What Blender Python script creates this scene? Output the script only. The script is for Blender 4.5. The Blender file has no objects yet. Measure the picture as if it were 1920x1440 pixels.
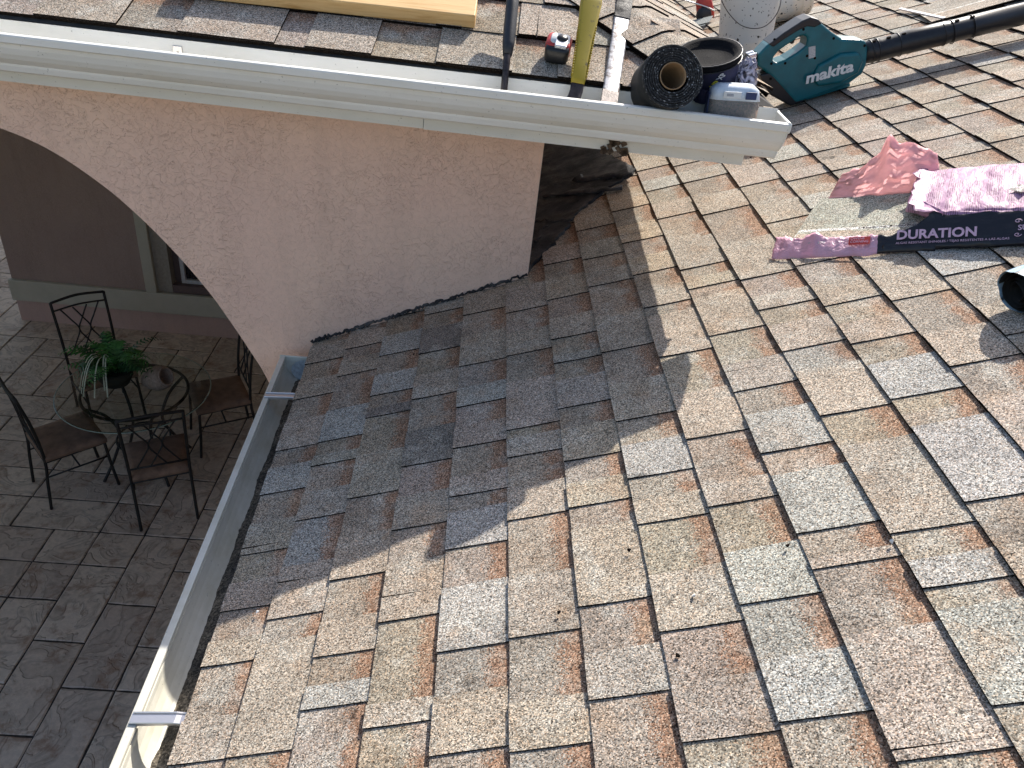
import bpy, bmesh, math, random
from mathutils import Matrix, Vector, noise
R = math.radians
D = bpy.data
col = bpy.context.scene.collection
sc = bpy.context.scene

# ------------------------------------------------------------------ camera, sky, sun, exposure
CZ = 4.4                                    # camera height above the patio
cam = D.objects.new('camera', D.cameras.new('camera'))
col.objects.link(cam)
cam.data.sensor_fit = 'HORIZONTAL'; cam.data.sensor_width = 36.0
cam.data.lens = 36.0 * 1468 / 1920
cam.data.clip_start = 0.02; cam.data.clip_end = 2000
cx, cy, cz = (0.9947, -0.0011, 0.1023), (-0.0849, 0.5472, 0.8327), (-0.0571, -0.8369, 0.5444)
cam.matrix_world = Matrix(((cx[0], cy[0], cz[0], 0), (cx[1], cy[1], cz[1], 0), (cx[2], cy[2], cz[2], CZ), (0, 0, 0, 1)))
sc.camera = cam

SUN_EL, SUN_AZ = R(43.2), R(27.0)           # azimuth from +Y towards +X
w = D.worlds.new('World'); sc.world = w; w.use_nodes = True
nt = w.node_tree; bg = nt.nodes['Background']
sky = nt.nodes.new('ShaderNodeTexSky'); sky.sky_type = 'NISHITA'; sky.sun_disc = False
sky.sun_elevation = SUN_EL; sky.sun_rotation = SUN_AZ; sky.dust_density = 2.5; sky.altitude = 0
nt.links.new(sky.outputs[0], bg.inputs[0]); bg.inputs[1].default_value = 0.132
sd = D.lights.new('sun', 'SUN'); sd.energy = 4.5; sd.angle = R(0.55); sd.color = (1.0, 0.94, 0.85)
sun = D.objects.new('sun', sd); col.objects.link(sun)
sv = Vector((math.sin(SUN_AZ) * math.cos(SUN_EL), math.cos(SUN_AZ) * math.cos(SUN_EL), math.sin(SUN_EL)))
sun.rotation_euler = sv.to_track_quat('Z', 'Y').to_euler(); sun.location = sv * 30

sc.view_settings.view_transform = 'Standard'; sc.view_settings.look = 'None'
sc.view_settings.exposure = 0.56; sc.view_settings.gamma = 1.0
sc.cycles.max_bounces = 6; sc.cycles.diffuse_bounces = 4; sc.cycles.caustics_refractive = False; sc.cycles.caustics_reflective = False; sc.cycles.use_denoising = True

# ------------------------------------------------------------------ helpers
rnd = random.Random(7)

def tag(o, label=None, cat=None, group=None, kind=None):
    if label: o['label'] = label
    if cat: o['category'] = cat
    if group: o['group'] = group
    if kind: o['kind'] = kind
    return o

def empty(name, mw=None, label=None, cat=None, group=None, kind=None):
    o = D.objects.new(name, None); col.objects.link(o); o.empty_display_size = 0.05
    if mw is not None: o.matrix_world = mw
    return tag(o, label, cat, group, kind)

def mk(name, verts, faces, mats, parent=None, smooth=False, mi=None, loc=None, attrs=None):
    me = D.meshes.new(name); me.from_pydata([tuple(v) for v in verts], [], faces)
    for m in (mats if isinstance(mats, (list, tuple)) else [mats]): me.materials.append(m)
    if mi:
        for p, k in zip(me.polygons, mi): p.material_index = k
    if smooth:
        for p in me.polygons: p.use_smooth = True
    if attrs:
        for an, typ, vals in attrs:
            a = me.attributes.new(an, typ, 'POINT')
            if typ == 'FLOAT':
                a.data.foreach_set('value', vals)
            else:
                a.data.foreach_set('color', [c for v in vals for c in v])
    o = D.objects.new(name, me); col.objects.link(o)
    if parent is not None: o.parent = parent
    if loc is not None: o.location = loc
    return o

class MB:
    """collects verts / faces for one mesh"""
    def __init__(s): s.v = []; s.f = []; s.m = []
    def add(s, vs, fs, m=0):
        b = len(s.v); s.v += [Vector(x) for x in vs]; s.f += [tuple(i + b for i in f) for f in fs]; s.m += [m] * len(fs); return s
    def box(s, lo, hi, m=0, M=None):
        x0, y0, z0 = lo; x1, y1, z1 = hi
        vs = [Vector(p) for p in ((x0,y0,z0),(x1,y0,z0),(x1,y1,z0),(x0,y1,z0),(x0,y0,z1),(x1,y0,z1),(x1,y1,z1),(x0,y1,z1))]
        if M: vs = [M @ p for p in vs]
        return s.add(vs, [(3,2,1,0),(4,5,6,7),(0,1,5,4),(1,2,6,5),(2,3,7,6),(3,0,4,7)], m)
    def tube(s, pts, r, n=8, m=0, cap=True, flat=None):
        pts = [Vector(p) for p in pts]; L = len(pts); rs = r if isinstance(r, (list, tuple)) else [r] * L
        ref = Vector((0, 0, 1)); rings = []
        for i, p in enumerate(pts):
            t = (pts[min(i+1, L-1)] - pts[max(i-1, 0)]).normalized()
            if abs(t.dot(ref)) > 0.97: ref = Vector((0, 1, 0)) if abs(t.y) < .9 else Vector((1, 0, 0))
            a = t.cross(ref).normalized(); b = a.cross(t).normalized(); ref = b
            fx, fy = (1, 1) if not flat else flat
            rings.append([p + (a * math.cos(k * 2 * math.pi / n) * fx + b * math.sin(k * 2 * math.pi / n) * fy) * rs[i] for k in range(n)])
        vs = [q for rg in rings for q in rg]; fs = []
        for i in range(L - 1):
            for k in range(n):
                fs.append((i*n+k, i*n+(k+1) % n, (i+1)*n+(k+1) % n, (i+1)*n+k))
        if cap: fs += [tuple(range(n-1, -1, -1)), tuple((L-1)*n+k for k in range(n))]
        return s.add(vs, fs, m)
    def lathe(s, prof, n=32, m=0, M=None, wob=None):
        vs = []; L = len(prof)
        for i, (r, z) in enumerate(prof):
            for k in range(n):
                a = 2 * math.pi * k / n; rr = r + (wob(a, z) if wob and r > 1e-4 else 0)
                vs.append(Vector((rr * math.cos(a), rr * math.sin(a), z)))
        if M: vs = [M @ p for p in vs]
        fs = [(i*n+k, i*n+(k+1) % n, (i+1)*n+(k+1) % n, (i+1)*n+k) for i in range(L-1) for k in range(n)]
        return s.add(vs, fs, m)
    def prism(s, poly, fn, y0, y1, m=0):
        """poly of 2D points, fn(a, b, y) -> 3D; extruded y0..y1"""
        n = len(poly); vs = [fn(a, b, y0) for a, b in poly] + [fn(a, b, y1) for a, b in poly]
        fs = [tuple(range(n)), tuple(range(2*n-1, n-1, -1))] + [(i, n+i, n+(i+1) % n, (i+1) % n) for i in range(n)]
        return s.add(vs, fs, m)
    def build(s, name, mats, parent=None, smooth=False, loc=None, bevel=0, seg=2, angle=40):
        o = mk(name, s.v, s.f, mats, parent, smooth, s.m, loc)
        bm = bmesh.new(); bm.from_mesh(o.data); bmesh.ops.recalc_face_normals(bm, faces=bm.faces); bm.to_mesh(o.data); bm.free()
        if bevel:
            b = o.modifiers.new('bevel', 'BEVEL'); b.width = bevel; b.segments = seg; b.limit_method = 'ANGLE'; b.angle_limit = R(angle)
        return o

def smooth_line(pts, n=6):
    pts = [Vector(p) for p in pts]; out = []
    for i in range(len(pts) - 1):
        p0 = pts[max(i-1, 0)]; p1 = pts[i]; p2 = pts[i+1]; p3 = pts[min(i+2, len(pts)-1)]
        for k in range(n):
            t = k / n
            out.append(0.5 * ((2*p1) + (p2-p0)*t + (2*p0-5*p1+4*p2-p3)*t*t + (3*p1-p0-3*p2+p3)*t*t*t))
    out.append(pts[-1]); return out

def text(name, s, M, size, mat, parent, align='LEFT', shear=0, offset=0, width=None, depth=0.0004):
    cu = D.curves.new('t', 'FONT'); cu.body = s; cu.size = size; cu.align_x = align; cu.shear = shear; cu.offset = offset; cu.extrude = depth
    cu.resolution_u = 3
    o = D.objects.new('t', cu); col.objects.link(o)
    dg = bpy.context.evaluated_depsgraph_get(); me = D.meshes.new_from_object(o.evaluated_get(dg))
    D.objects.remove(o); me.materials.clear(); me.materials.append(mat)
    if width:
        xs = [v.co.x for v in me.vertices]; k = width / (max(xs) - min(xs))
        for v in me.vertices: v.co.x *= k
    for v in me.vertices: v.co = M @ v.co
    q = D.objects.new(name, me); col.objects.link(q); q.parent = parent
    return q

# ------------------------------------------------------------------ materials
class N:
    def __init__(s, name, rough=0.6, color=(0.5, 0.5, 0.5), metal=0.0, spec=None):
        s.m = D.materials.new(name); s.m.use_nodes = True; s.t = s.m.node_tree; s.b = s.t.nodes['Principled BSDF']
        s.b.inputs['Roughness'].default_value = rough; s.b.inputs['Base Color'].default_value = (*color, 1); s.b.inputs['Metallic'].default_value = metal
        if spec is not None: s.b.inputs['Specular IOR Level'].default_value = spec
        s.geo = None
    def n(s, typ, **kw):
        x = s.t.nodes.new('ShaderNode' + typ)
        for k, v in kw.items(): setattr(x, k, v)
        return x
    def l(s, a, b): s.t.links.new(a, b)
    def pos(s, obj=False):
        if obj: return s.n('TexCoord').outputs['Object']
        if not s.geo: s.geo = s.n('NewGeometry')
        return s.geo.outputs['Position']
    def noise(s, scale, detail=4, rough=0.55, vec=None, dist=0.0):
        x = s.n('TexNoise'); x.inputs['Scale'].default_value = scale; x.inputs['Detail'].default_value = detail
        x.inputs['Roughness'].default_value = rough; x.inputs['Distortion'].default_value = dist
        s.l(vec or s.pos(), x.inputs['Vector']); return x.outputs['Fac']
    def ramp(s, f, stops):
        x = s.n('ValToRGB'); e = x.color_ramp.elements
        while len(e) < len(stops): e.new(0.5)
        for q, (p, c) in zip(e, stops):
            q.position = p; q.color = (*c, 1) if isinstance(c, tuple) else (c, c, c, 1)
        s.l(f, x.inputs[0]); return x.outputs[0]
    def mix(s, f, a, b, mode='MIX'):
        x = s.n('Mix', data_type='RGBA', blend_type=mode)
        for sock, v in ((x.inputs[0], f), (x.inputs[6], a), (x.inputs[7], b)):
            if isinstance(v, (int, float)): sock.default_value = v
            elif isinstance(v, tuple): sock.default_value = (*v, 1)
            else: s.l(v, sock)
        return x.outputs[2]
    def math(s, op, a, b=0.0, c=0.0):
        x = s.n('Math', operation=op)
        for sock, v in zip(x.inputs, (a, b, c)):
            if isinstance(v, (int, float)): sock.default_value = v
            else: s.l(v, sock)
        return x.outputs[0]
    def vmul(s, vec, k):
        x = s.n('Vector' + 'Math', operation='MULTIPLY'); s.l(vec, x.inputs[0]); x.inputs[1].default_value = k; return x.outputs[0]
    def base(s, c): s.l(c, s.b.inputs['Base Color']); return s
    def rough(s, r): s.l(r, s.b.inputs['Roughness']); return s
    def bump(s, h, dist=0.002, strength=1.0):
        x = s.n('Bump'); x.inputs['Distance'].default_value = dist; x.inputs['Strength'].default_value = strength
        s.l(h, x.inputs['Height']); s.l(x.outputs[0], s.b.inputs['Normal']); return s

def granules(x, size=0.0021):
    """per-granule random brightness / hue, returns (bright, rnd2)"""
    v = x.n('TexVoronoi'); v.inputs['Scale'].default_value = 1.0 / size; x.l(x.pos(), v.inputs['Vector'])
    sp = x.n('SeparateColor'); x.l(v.outputs['Color'], sp.inputs[0])
    return sp.outputs[0], sp.outputs[1], v.outputs['Distance']

def m_shingle(name):
    x = N(name, 0.92, spec=0.25)
    a, b, dist = granules(x)
    at = x.n('Attribute', attribute_name='tint'); bd = x.n('Attribute', attribute_name='band')
    br = x.ramp(a, [(0.0, 0.10), (0.10, 0.25), (0.24, 0.62), (0.55, 1.0), (0.8, 1.5), (1.0, 2.25)])
    c = x.mix(1.0, at.outputs['Color'], br, 'MULTIPLY')
    # red / brown printed band at the top of the recesses
    nz = x.noise(28, 2, 0.6); nz2 = x.noise(320, 0, 0.6)
    v = x.math('ADD', bd.outputs['Fac'], x.math('MULTIPLY', x.math('SUBTRACT', nz, 0.5), 0.42))
    v = x.math('ADD', v, x.math('MULTIPLY', x.math('SUBTRACT', nz2, 0.5), 0.5))
    msk = x.ramp(v, [(0.67, 0.0), (0.73, 1.0)])
    rc = x.mix(1.0, x.ramp(b, [(0.0, (0.13, 0.065, 0.035)), (0.5, (0.30, 0.16, 0.095)), (1.0, (0.38, 0.26, 0.175))]), br, 'MULTIPLY')
    c = x.mix(x.math('MULTIPLY', msk, 0.82), c, rc)
    # soft blends of granule colour inside each tab
    bl = x.noise(13, 2, 0.6)
    c = x.mix(x.ramp(bl, [(0.52, 0.0), (0.68, 0.55)]), c, x.mix(1.0, (0.395, 0.375, 0.325), br, 'MULTIPLY'))
    c = x.mix(x.ramp(x.noise(9.5, 2, 0.6), [(0.55, 0.0), (0.72, 0.5)]), c, x.mix(1.0, (0.32, 0.23, 0.155), br, 'MULTIPLY'))
    # hue drift between granules
    hue = x.ramp(b, [(0.0, (1.12, 0.93, 0.8)), (0.4, (1, 1, 1)), (1.0, (0.93, 1.0, 1.08))])
    c = x.mix(0.8, c, hue, 'MULTIPLY')
    big = x.ramp(x.noise(7, 3, 0.65), [(0.3, 0.80), (0.5, 1.0), (0.72, 1.10)])
    c = x.mix(1.0, c, big, 'MULTIPLY')
    scuff = x.ramp(x.noise(11, 4, 0.75), [(0.63, 1.0), (0.74, 0.42)])
    c = x.mix(1.0, c, scuff, 'MULTIPLY')
    x.base(c)
    x.bump(x.math('SUBTRACT', 1.0, dist), 0.0010, 0.55)
    return x.m
M_SH = m_shingle('shingle_granules')

x = N('asphalt_edge', 0.95, spec=0.04); x.base(x.ramp(x.noise(300, 2), [(0.4, (0.005, 0.004, 0.004)), (0.75, (0.03, 0.023, 0.018))])); x.bump(x.noise(500, 2), 0.001); M_EDGE = x.m
x = N('roof_deck_felt', 0.95); x.base(x.ramp(x.noise(40, 5), [(0.3, (0.03, 0.03, 0.03)), (0.7, (0.07, 0.065, 0.06))])); M_DECK = x.m

def m_stucco(name, cols, scale=1.0, amp=0.0022):
    x = N(name, 0.85, spec=0.3)
    p = x.pos()
    n1 = x.noise(26 * scale, 3, 0.5, dist=0.9); plate = x.ramp(n1, [(0.0, 0.0), (0.47, 0.0), (0.475, 0.85), (0.485, 1.0), (1.0, 1.0)])
    n3 = x.noise(45 * scale, 2, 0.5, vec=x.vmul(p, (1.0, 1.0, 1.3)), dist=1.2); plate2 = x.ramp(n3, [(0.0, 0.0), (0.55, 0.0), (0.556, 0.9), (0.575, 1.0), (1.0, 1.0)])
    area = x.ramp(x.noise(4.0 * scale, 3), [(0.38, 0.25), (0.56, 1.0)])
    h = x.math('ADD', x.math('MULTIPLY', plate, 0.6), x.math('MULTIPLY', plate2, 0.5))
    h = x.math('MULTIPLY', h, area)
    h = x.math('ADD', h, x.math('MULTIPLY', x.noise(240, 3), 0.10))
    c = x.mix(x.ramp(x.noise(2.2, 5, 0.6), [(0.3, 0.0), (0.7, 1.0)]), cols[0], cols[1])
    c = x.mix(0.22, c, x.ramp(x.noise(60, 4, 0.7), [(0.3, 0.7), (0.7, 1.15)]), 'MULTIPLY')
    c = x.mix(0.28, c, x.ramp(x.noise(1.0, 4, 0.65, vec=x.vmul(p, (11.0, 11.0, 1.1))), [(0.34, 0.80), (0.5, 1.0), (0.7, 1.06)]), 'MULTIPLY')
    x.base(c); x.bump(h, amp, 1.0); return x.m
M_STUCCO = m_stucco('pink_stucco', ((0.92, 0.645, 0.495), (0.885, 0.60, 0.475)), 1.0, 0.0036)
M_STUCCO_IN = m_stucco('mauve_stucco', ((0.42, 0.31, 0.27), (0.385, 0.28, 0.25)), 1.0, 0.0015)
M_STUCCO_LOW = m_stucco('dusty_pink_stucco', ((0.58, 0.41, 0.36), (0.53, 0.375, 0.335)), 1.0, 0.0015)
x = N('sage_trim_paint', 0.7); x.base(x.ramp(x.noise(9, 5), [(0.3, (0.47, 0.45, 0.37)), (0.7, (0.53, 0.50, 0.42))])); M_TRIM = x.m

def m_alu(name, c0, c1, streak=True, rough=0.35):
    x = N(name, rough, spec=0.5)
    n = x.noise(1.0, 7, 0.68, vec=x.vmul(x.pos(), (3.0, 6.0, 14.0)))
    c = x.mix(x.ramp(n, [(0.38, 0.0), (0.68, 1.0)]), c0, c1)
    dirt = x.ramp(x.noise(1.0, 5, 0.7, vec=x.vmul(x.pos(), (30.0, 30.0, 160.0))), [(0.64, 1.0), (0.76, 0.62)])
    c = x.mix(1.0, c, dirt, 'MULTIPLY')
    spots = x.ramp(x.noise(130, 2, 0.5), [(0.70, 1.0), (0.76, 0.45)])
    c = x.mix(0.7, c, spots, 'MULTIPLY')
    x.base(c); x.rough(x.ramp(n, [(0.3, rough - 0.08), (0.7, rough + 0.15)])); x.bump(x.noise(14, 3), 0.001, 0.35); return x.m
M_GUT = m_alu('white_gutter_enamel', (0.86, 0.85, 0.81), (0.78, 0.76, 0.69))
M_GUT2 = m_alu('weathered_gutter_enamel', (0.74, 0.72, 0.64), (0.58, 0.55, 0.44))
M_FAS = m_alu('fascia_paint', (0.80, 0.79, 0.74), (0.72, 0.71, 0.65), rough=0.5)
x = N('bare_aluminium', 0.32, (0.72, 0.70, 0.70), 0.85); x.bump(x.noise(120, 3), 0.0008, 0.3); M_ALU = x.m
x = N('granule_sludge', 0.95); g1, g2, gd = granules(x, 0.004)
x.base(x.mix(1.0, x.ramp(g1, [(0.0, 0.25), (0.5, 0.9), (1.0, 2.0)]), x.ramp(x.noise(9, 5), [(0.35, (0.05, 0.046, 0.04)), (0.62, (0.20, 0.17, 0.13))]), 'MULTIPLY')); x.bump(x.noise(160, 4), 0.004); M_SLUDGE = x.m
x = N('roofing_tar', 0.8, spec=0.35)
c = x.ramp(x.noise(6, 7, 0.7, dist=0.5), [(0.38, (0.008, 0.009, 0.012)), (0.52, (0.04, 0.040, 0.042)), (0.70, (0.13, 0.125, 0.12))])
x.base(x.mix(x.ramp(x.noise(90, 3), [(0.66, 0.0), (0.74, 0.5)]), c, (0.3, 0.28, 0.25))); x.bump(x.noise(55, 6, 0.75), 0.007, 0.9); x.rough(x.ramp(x.noise(10, 4), [(0.4, 0.45), (0.6, 0.9)])); M_TAR = x.m

def m_paver():
    x = N('stamped_concrete', 0.62, spec=0.4)
    oi = x.n('ObjectInfo'); off = x.n('VectorMath', operation='ADD'); x.l(x.pos(), off.inputs[0])
    cmb = x.n('CombineXYZ'); x.l(x.math('MULTIPLY', oi.outputs['Random'], 37.0), cmb.inputs[0]); x.l(x.math('MULTIPLY', oi.outputs['Random'], 11.0), cmb.inputs[1])
    x.l(cmb.outputs[0], off.inputs[1]); v = off.outputs[0]
    ledge = x.noise(3.4, 3, 0.5, vec=v, dist=1.1)
    step = x.ramp(ledge, [(0.0, 0.0), (0.44, 0.25), (0.452, 0.6), (0.56, 0.72), (0.568, 1.0), (1.0, 1.0)])
    fine = x.noise(34, 6, 0.65, vec=v)
    tone = x.ramp(x.math('FRACT', x.math('MULTIPLY', oi.outputs['Random'], 7.3)), [(0.0, (0.64, 0.52, 0.41)), (0.5, (0.72, 0.60, 0.48)), (1.0, (0.57, 0.46, 0.37))])
    c = x.mix(x.ramp(ledge, [(0.43, 0.0), (0.455, 0.5), (0.49, 0.05), (0.56, 0.4), (0.6, 0.0)]), tone, (0.17, 0.13, 0.10))
    rust = x.ramp(x.noise(5.5, 6, 0.7, vec=v), [(0.52, 0.0), (0.66, 0.85)])
    c = x.mix(rust, c, (0.33, 0.21, 0.14))
    c = x.mix(0.4, c, x.ramp(fine, [(0.3, 0.6), (0.7, 1.25)]), 'MULTIPLY')
    x.base(c); x.bump(x.math('ADD', step, x.math('MULTIPLY', fine, 0.25)), 0.008, 0.9); return x.m
M_PAVER = m_paver()
x = N('joint_mortar', 0.95); x.base(x.ramp(x.noise(30, 4), [(0.3, (0.03, 0.025, 0.022)), (0.7, (0.07, 0.06, 0.05))])); M_JOINT = x.m

x = N('dry_lawn', 0.9); x.base(x.ramp(x.noise(3, 6), [(0.3, (0.12, 0.14, 0.05)), (0.7, (0.26, 0.24, 0.11))])); M_LAWN = x.m
x = N('pale_concrete', 0.85); x.base(x.ramp(x.noise(2, 6), [(0.3, (0.42, 0.37, 0.31)), (0.7, (0.52, 0.46, 0.39))])); M_CONC = x.m
def plain(name, c, rough=0.5, metal=0.0, var=0.15, sc_=40, bump=0.0, spec=None):
    x = N(name, rough, c, metal, spec)
    x.base(x.mix(1.0, c, x.ramp(x.noise(sc_, 5, 0.6), [(0.3, 1 - var), (0.7, 1 + var)]), 'MULTIPLY'))
    if bump: x.bump(x.noise(sc_ * 3, 4), bump, 0.6)
    return x.m
M_IRON = plain('black_wrought_iron', (0.012, 0.011, 0.011), 0.55, 0.0, 0.4, 60, 0.001)
M_CUSH = plain('brown_suede', (0.24, 0.155, 0.11), 0.95, 0, 0.3, 14, 0.001)
M_BASKET = plain('tan_ceramic', (0.30, 0.24, 0.20), 0.7, 0, 0.3, 60, 0.002)
M_SOIL = plain('dark_moss', (0.02, 0.02, 0.012), 0.9)
x = N('table_glass', 0.02, (0.86, 0.92, 0.90)); x.b.inputs['Transmission Weight'].default_value = 1.0; x.b.inputs['IOR'].default_value = 1.45; M_GLASS = x.m
M_PANE = plain('dark_window_glass', (0.012, 0.014, 0.02), 0.08)
M_PVC = plain('white_vinyl', (0.55, 0.56, 0.58), 0.4)
M_REVEAL = plain('brown_reveal', (0.15, 0.105, 0.10), 0.8)
def m_leaf(n, c0, c1):
    x = N(n, 0.5); x.base(x.ramp(x.noise(60, 3), [(0.3, c0), (0.7, c1)])); return x.m
M_FERN = m_leaf('fern_green', (0.035, 0.15, 0.035), (0.08, 0.28, 0.06)); M_FERN2 = m_leaf('dark_fern', (0.012, 0.06, 0.022), (0.03, 0.12, 0.035)); M_STRIPE = m_leaf('variegated_leaf', (0.3, 0.36, 0.26), (0.55, 0.6, 0.48))

def m_wood():
    x = N('pine_lumber', 0.6, spec=0.35)
    g = x.noise(1.0, 5, 0.6, vec=x.vmul(x.pos(True), (5.0, 70.0, 70.0)), dist=0.8)
    c = x.ramp(g, [(0.3, (0.66, 0.40, 0.16)), (0.5, (0.78, 0.52, 0.24)), (0.7, (0.60, 0.34, 0.12))])
    kn = x.n('TexVoronoi'); kn.inputs['Scale'].default_value = 3.1; x.l(x.vmul(x.pos(True), (1.0, 2.2, 2.2)), kn.inputs['Vector'])
    c = x.mix(x.ramp(kn.outputs['Distance'], [(0.03, 0.9), (0.09, 0.0)]), c, (0.22, 0.10, 0.035))
    x.base(c); x.bump(g, 0.0015, 0.5); return x.m
M_WOOD = m_wood()
M_RUBBER = plain('charcoal_rubber', (0.022, 0.024, 0.03), 0.5, 0, 0.3, 90, 0.0006)
M_STEEL_D = plain('dark_steel', (0.055, 0.045, 0.045), 0.42, 0.6, 0.5, 60, 0.001)
x = N('worn_steel', 0.38, (0.6, 0.6, 0.62), 0.4); x.base(x.ramp(x.noise(55, 6, 0.7), [(0.38, (0.12, 0.09, 0.075)), (0.50, (0.40, 0.40, 0.42)), (0.7, (0.62, 0.63, 0.66))])); x.rough(x.ramp(x.noise(70, 5), [(0.3, 0.55), (0.7, 0.3)])); M_STEEL = x.m
x = N('yellow_tool_plastic', 0.45); x.base(x.mix(x.ramp(x.noise(45, 6, 0.72), [(0.58, 0.0), (0.68, 0.85)]), (0.42, 0.30, 0.018), (0.10, 0.07, 0.025))); M_YEL = x.m
M_BLKP = plain('black_plastic', (0.014, 0.014, 0.016), 0.38, 0, 0.3, 60, 0.0004)
M_RED = plain('red_plastic', (0.52, 0.045, 0.035), 0.4)
M_CHROME = plain('bright_chrome', (0.7, 0.72, 0.76), 0.22, 0.8, 0.1)
M_WHITEP = plain('white_print', (0.78, 0.78, 0.76), 0.5)
M_GREYP = plain('grey_print', (0.5, 0.5, 0.5), 0.5, 0, 0.4, 400)
M_TEAL = plain('teal_plastic', (0.003, 0.125, 0.150), 0.33, 0, 0.18, 18, 0.0003)
M_TEAL2 = plain('pale_teal_plastic', (0.03, 0.26, 0.29), 0.35, 0, 0.2, 30)
x = N('modified_bitumen', 0.75, spec=0.4); q1, q2, qd = granules(x, 0.003)
x.base(x.ramp(q1, [(0.0, 0.008), (0.7, 0.03), (0.9, 0.08), (1.0, 0.35)])); x.bump(x.noise(260, 4), 0.003); M_BITUM = x.m
M_FELT = plain('smooth_black_felt', (0.016, 0.017, 0.017), 0.7, 0, 0.3, 30, 0.0008)
M_CARD = plain('cardboard_core', (0.30, 0.19, 0.10), 0.85)
M_NAVY = plain('navy_canvas', (0.017, 0.019, 0.055), 0.85, 0, 0.4, 25, 0.002)
M_BLKF = plain('black_webbing', (0.007, 0.007, 0.009), 0.8, 0, 0.35, 120, 0.002, 0.12)
x = N('crumpled_plastic_wrap', 0.35); x.base(x.ramp(x.noise(38, 4, 0.6, dist=1.5), [(0.42, (0.02, 0.018, 0.03)), (0.5, (0.30, 0.28, 0.36)), (0.62, (0.62, 0.58, 0.68))])); x.bump(x.noise(40, 4, dist=1.0), 0.008); M_WRAP = x.m
x = N('clear_jar_plastic', 0.12, (0.97, 0.92, 0.88)); x.b.inputs['Transmission Weight'].default_value = 0.8; x.b.inputs['Roughness'].default_value = 0.12; x.b.inputs['IOR'].default_value = 1.15; M_CLEAR = x.m
M_NAILS = plain('copper_toned_nails', (0.85, 0.52, 0.40), 0.5, 0.0, 0.5, 150, 0.004)
M_LABEL = plain('pale_blue_label', (0.62, 0.70, 0.78), 0.5)
M_LABELN = plain('navy_label', (0.03, 0.045, 0.13), 0.5)
x = N('spattered_bucket_plastic', 0.45, spec=0.4)
c = x.mix(x.ramp(x.noise(2.6, 5, 0.6), [(0.47, 0.0), (0.52, 1.0)]), (0.70, 0.69, 0.66), (0.84, 0.76, 0.66))
x.base(x.mix(x.ramp(x.noise(60, 2, 0.5), [(0.655, 0.0), (0.67, 1.0)]), c, (0.035, 0.03, 0.03))); x.bump(x.noise(20, 3), 0.001); M_BUCKET = x.m
x = N('grey_strip_shingle', 0.9); s1, s2, sd_ = granules(x, 0.003); x.base(x.mix(1.0, x.ramp(s1, [(0.0, 0.5), (1.0, 1.4)]), (0.20, 0.22, 0.215), 'MULTIPLY')); M_STRIP = x.m
x = N('pink_wrapper_film', 0.3, spec=0.5)
c = x.ramp(x.noise(12, 4), [(0.3, (0.80, 0.49, 0.61)), (0.7, (0.88, 0.58, 0.70))])
x.base(c); x.bump(x.noise(48, 3, 0.55, dist=0.7), 0.010, 0.7); M_PINK = x.m
x = N('printed_pink_film', 0.32, spec=0.5)
tc = x.pos(True); sep = x.n('SeparateXYZ'); x.l(tc, sep.inputs[0])
colm = x.math('LESS_THAN', x.math('FRACT', x.math('MULTIPLY', sep.outputs[0], 21.0)), 0.80)
linesx = x.math('GREATER_THAN', x.math('FRACT', x.math('MULTIPLY', sep.outputs[0], 190.0)), 0.5)
words = x.math('GREATER_THAN', x.noise(1.0, 1, 0.5, vec=x.vmul(tc, (250.0, 60.0, 40.0))), 0.42)
rows = x.math('GREATER_THAN', x.noise(1.0, 1, 0.5, vec=x.vmul(tc, (6.0, 5.0, 0.0))), 0.40)
ink = x.math('MULTIPLY', x.math('MULTIPLY', colm, linesx), x.math('MULTIPLY', words, rows))
c = x.ramp(x.noise(12, 4), [(0.3, (0.40, 0.20, 0.33)), (0.7, (0.47, 0.27, 0.40))])
x.base(x.mix(x.math('MULTIPLY', ink, 0.9), c, (0.16, 0.07, 0.12))); x.bump(x.noise(1.0, 3, 0.6, vec=x.vmul(x.pos(True), (55.0, 22.0, 30.0)), dist=0.6), 0.006, 0.45); M_PINKT = x.m; x.b.inputs['Roughness'].default_value = 0.5; x.b.inputs['Specular IOR Level'].default_value = 0.35
M_PINKIN = plain('salmon_film_inside', (0.92, 0.58, 0.60), 0.4, 0, 0.15, 20, 0.004)
x = N('black_printed_film', 0.3, spec=0.5); x.base(x.mix(x.ramp(x.noise(1.0, 6, 0.7, vec=x.vmul(x.pos(True), (22.0, 60.0, 60.0))), [(0.66, 0.0), (0.74, 0.5)]), (0.014, 0.013, 0.018), (0.26, 0.2, 0.24))); x.bump(x.noise(40, 4, dist=0.8), 0.006, 0.5); M_BLKFILM = x.m
def translucent(mat, c, f):
    t = mat.node_tree; b = t.nodes['Principled BSDF']; o = t.nodes['Material Output']; tr = t.nodes.new('ShaderNodeBsdfTranslucent'); tr.inputs[0].default_value = (*c, 1)
    mx = t.nodes.new('ShaderNodeMixShader'); mx.inputs[0].default_value = f; t.links.new(b.outputs[0], mx.inputs[1]); t.links.new(tr.outputs[0], mx.inputs[2]); t.links.new(mx.outputs[0], o.inputs[0])
translucent(M_PINKIN, (0.98, 0.68, 0.68), 0.5); translucent(M_PINK, (0.9, 0.5, 0.65), 0.3)
M_PINKINK = plain('pink_ink', (0.68, 0.45, 0.58), 0.45, 0, 0.2, 90)
x = N('pale_blue_film', 0.28, spec=0.5); x.base(x.ramp(x.noise(1.0, 4, 0.6, vec=x.vmul(x.pos(True), (3.0, 30.0, 30.0)), dist=1.0), [(0.36, (0.03, 0.045, 0.06)), (0.44, (0.28, 0.42, 0.55)), (0.7, (0.42, 0.58, 0.72))])); x.bump(x.noise(1.0, 3, vec=x.vmul(x.pos(True), (8.0, 60.0, 60.0))), 0.006); M_BLUEF = x.m
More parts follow.
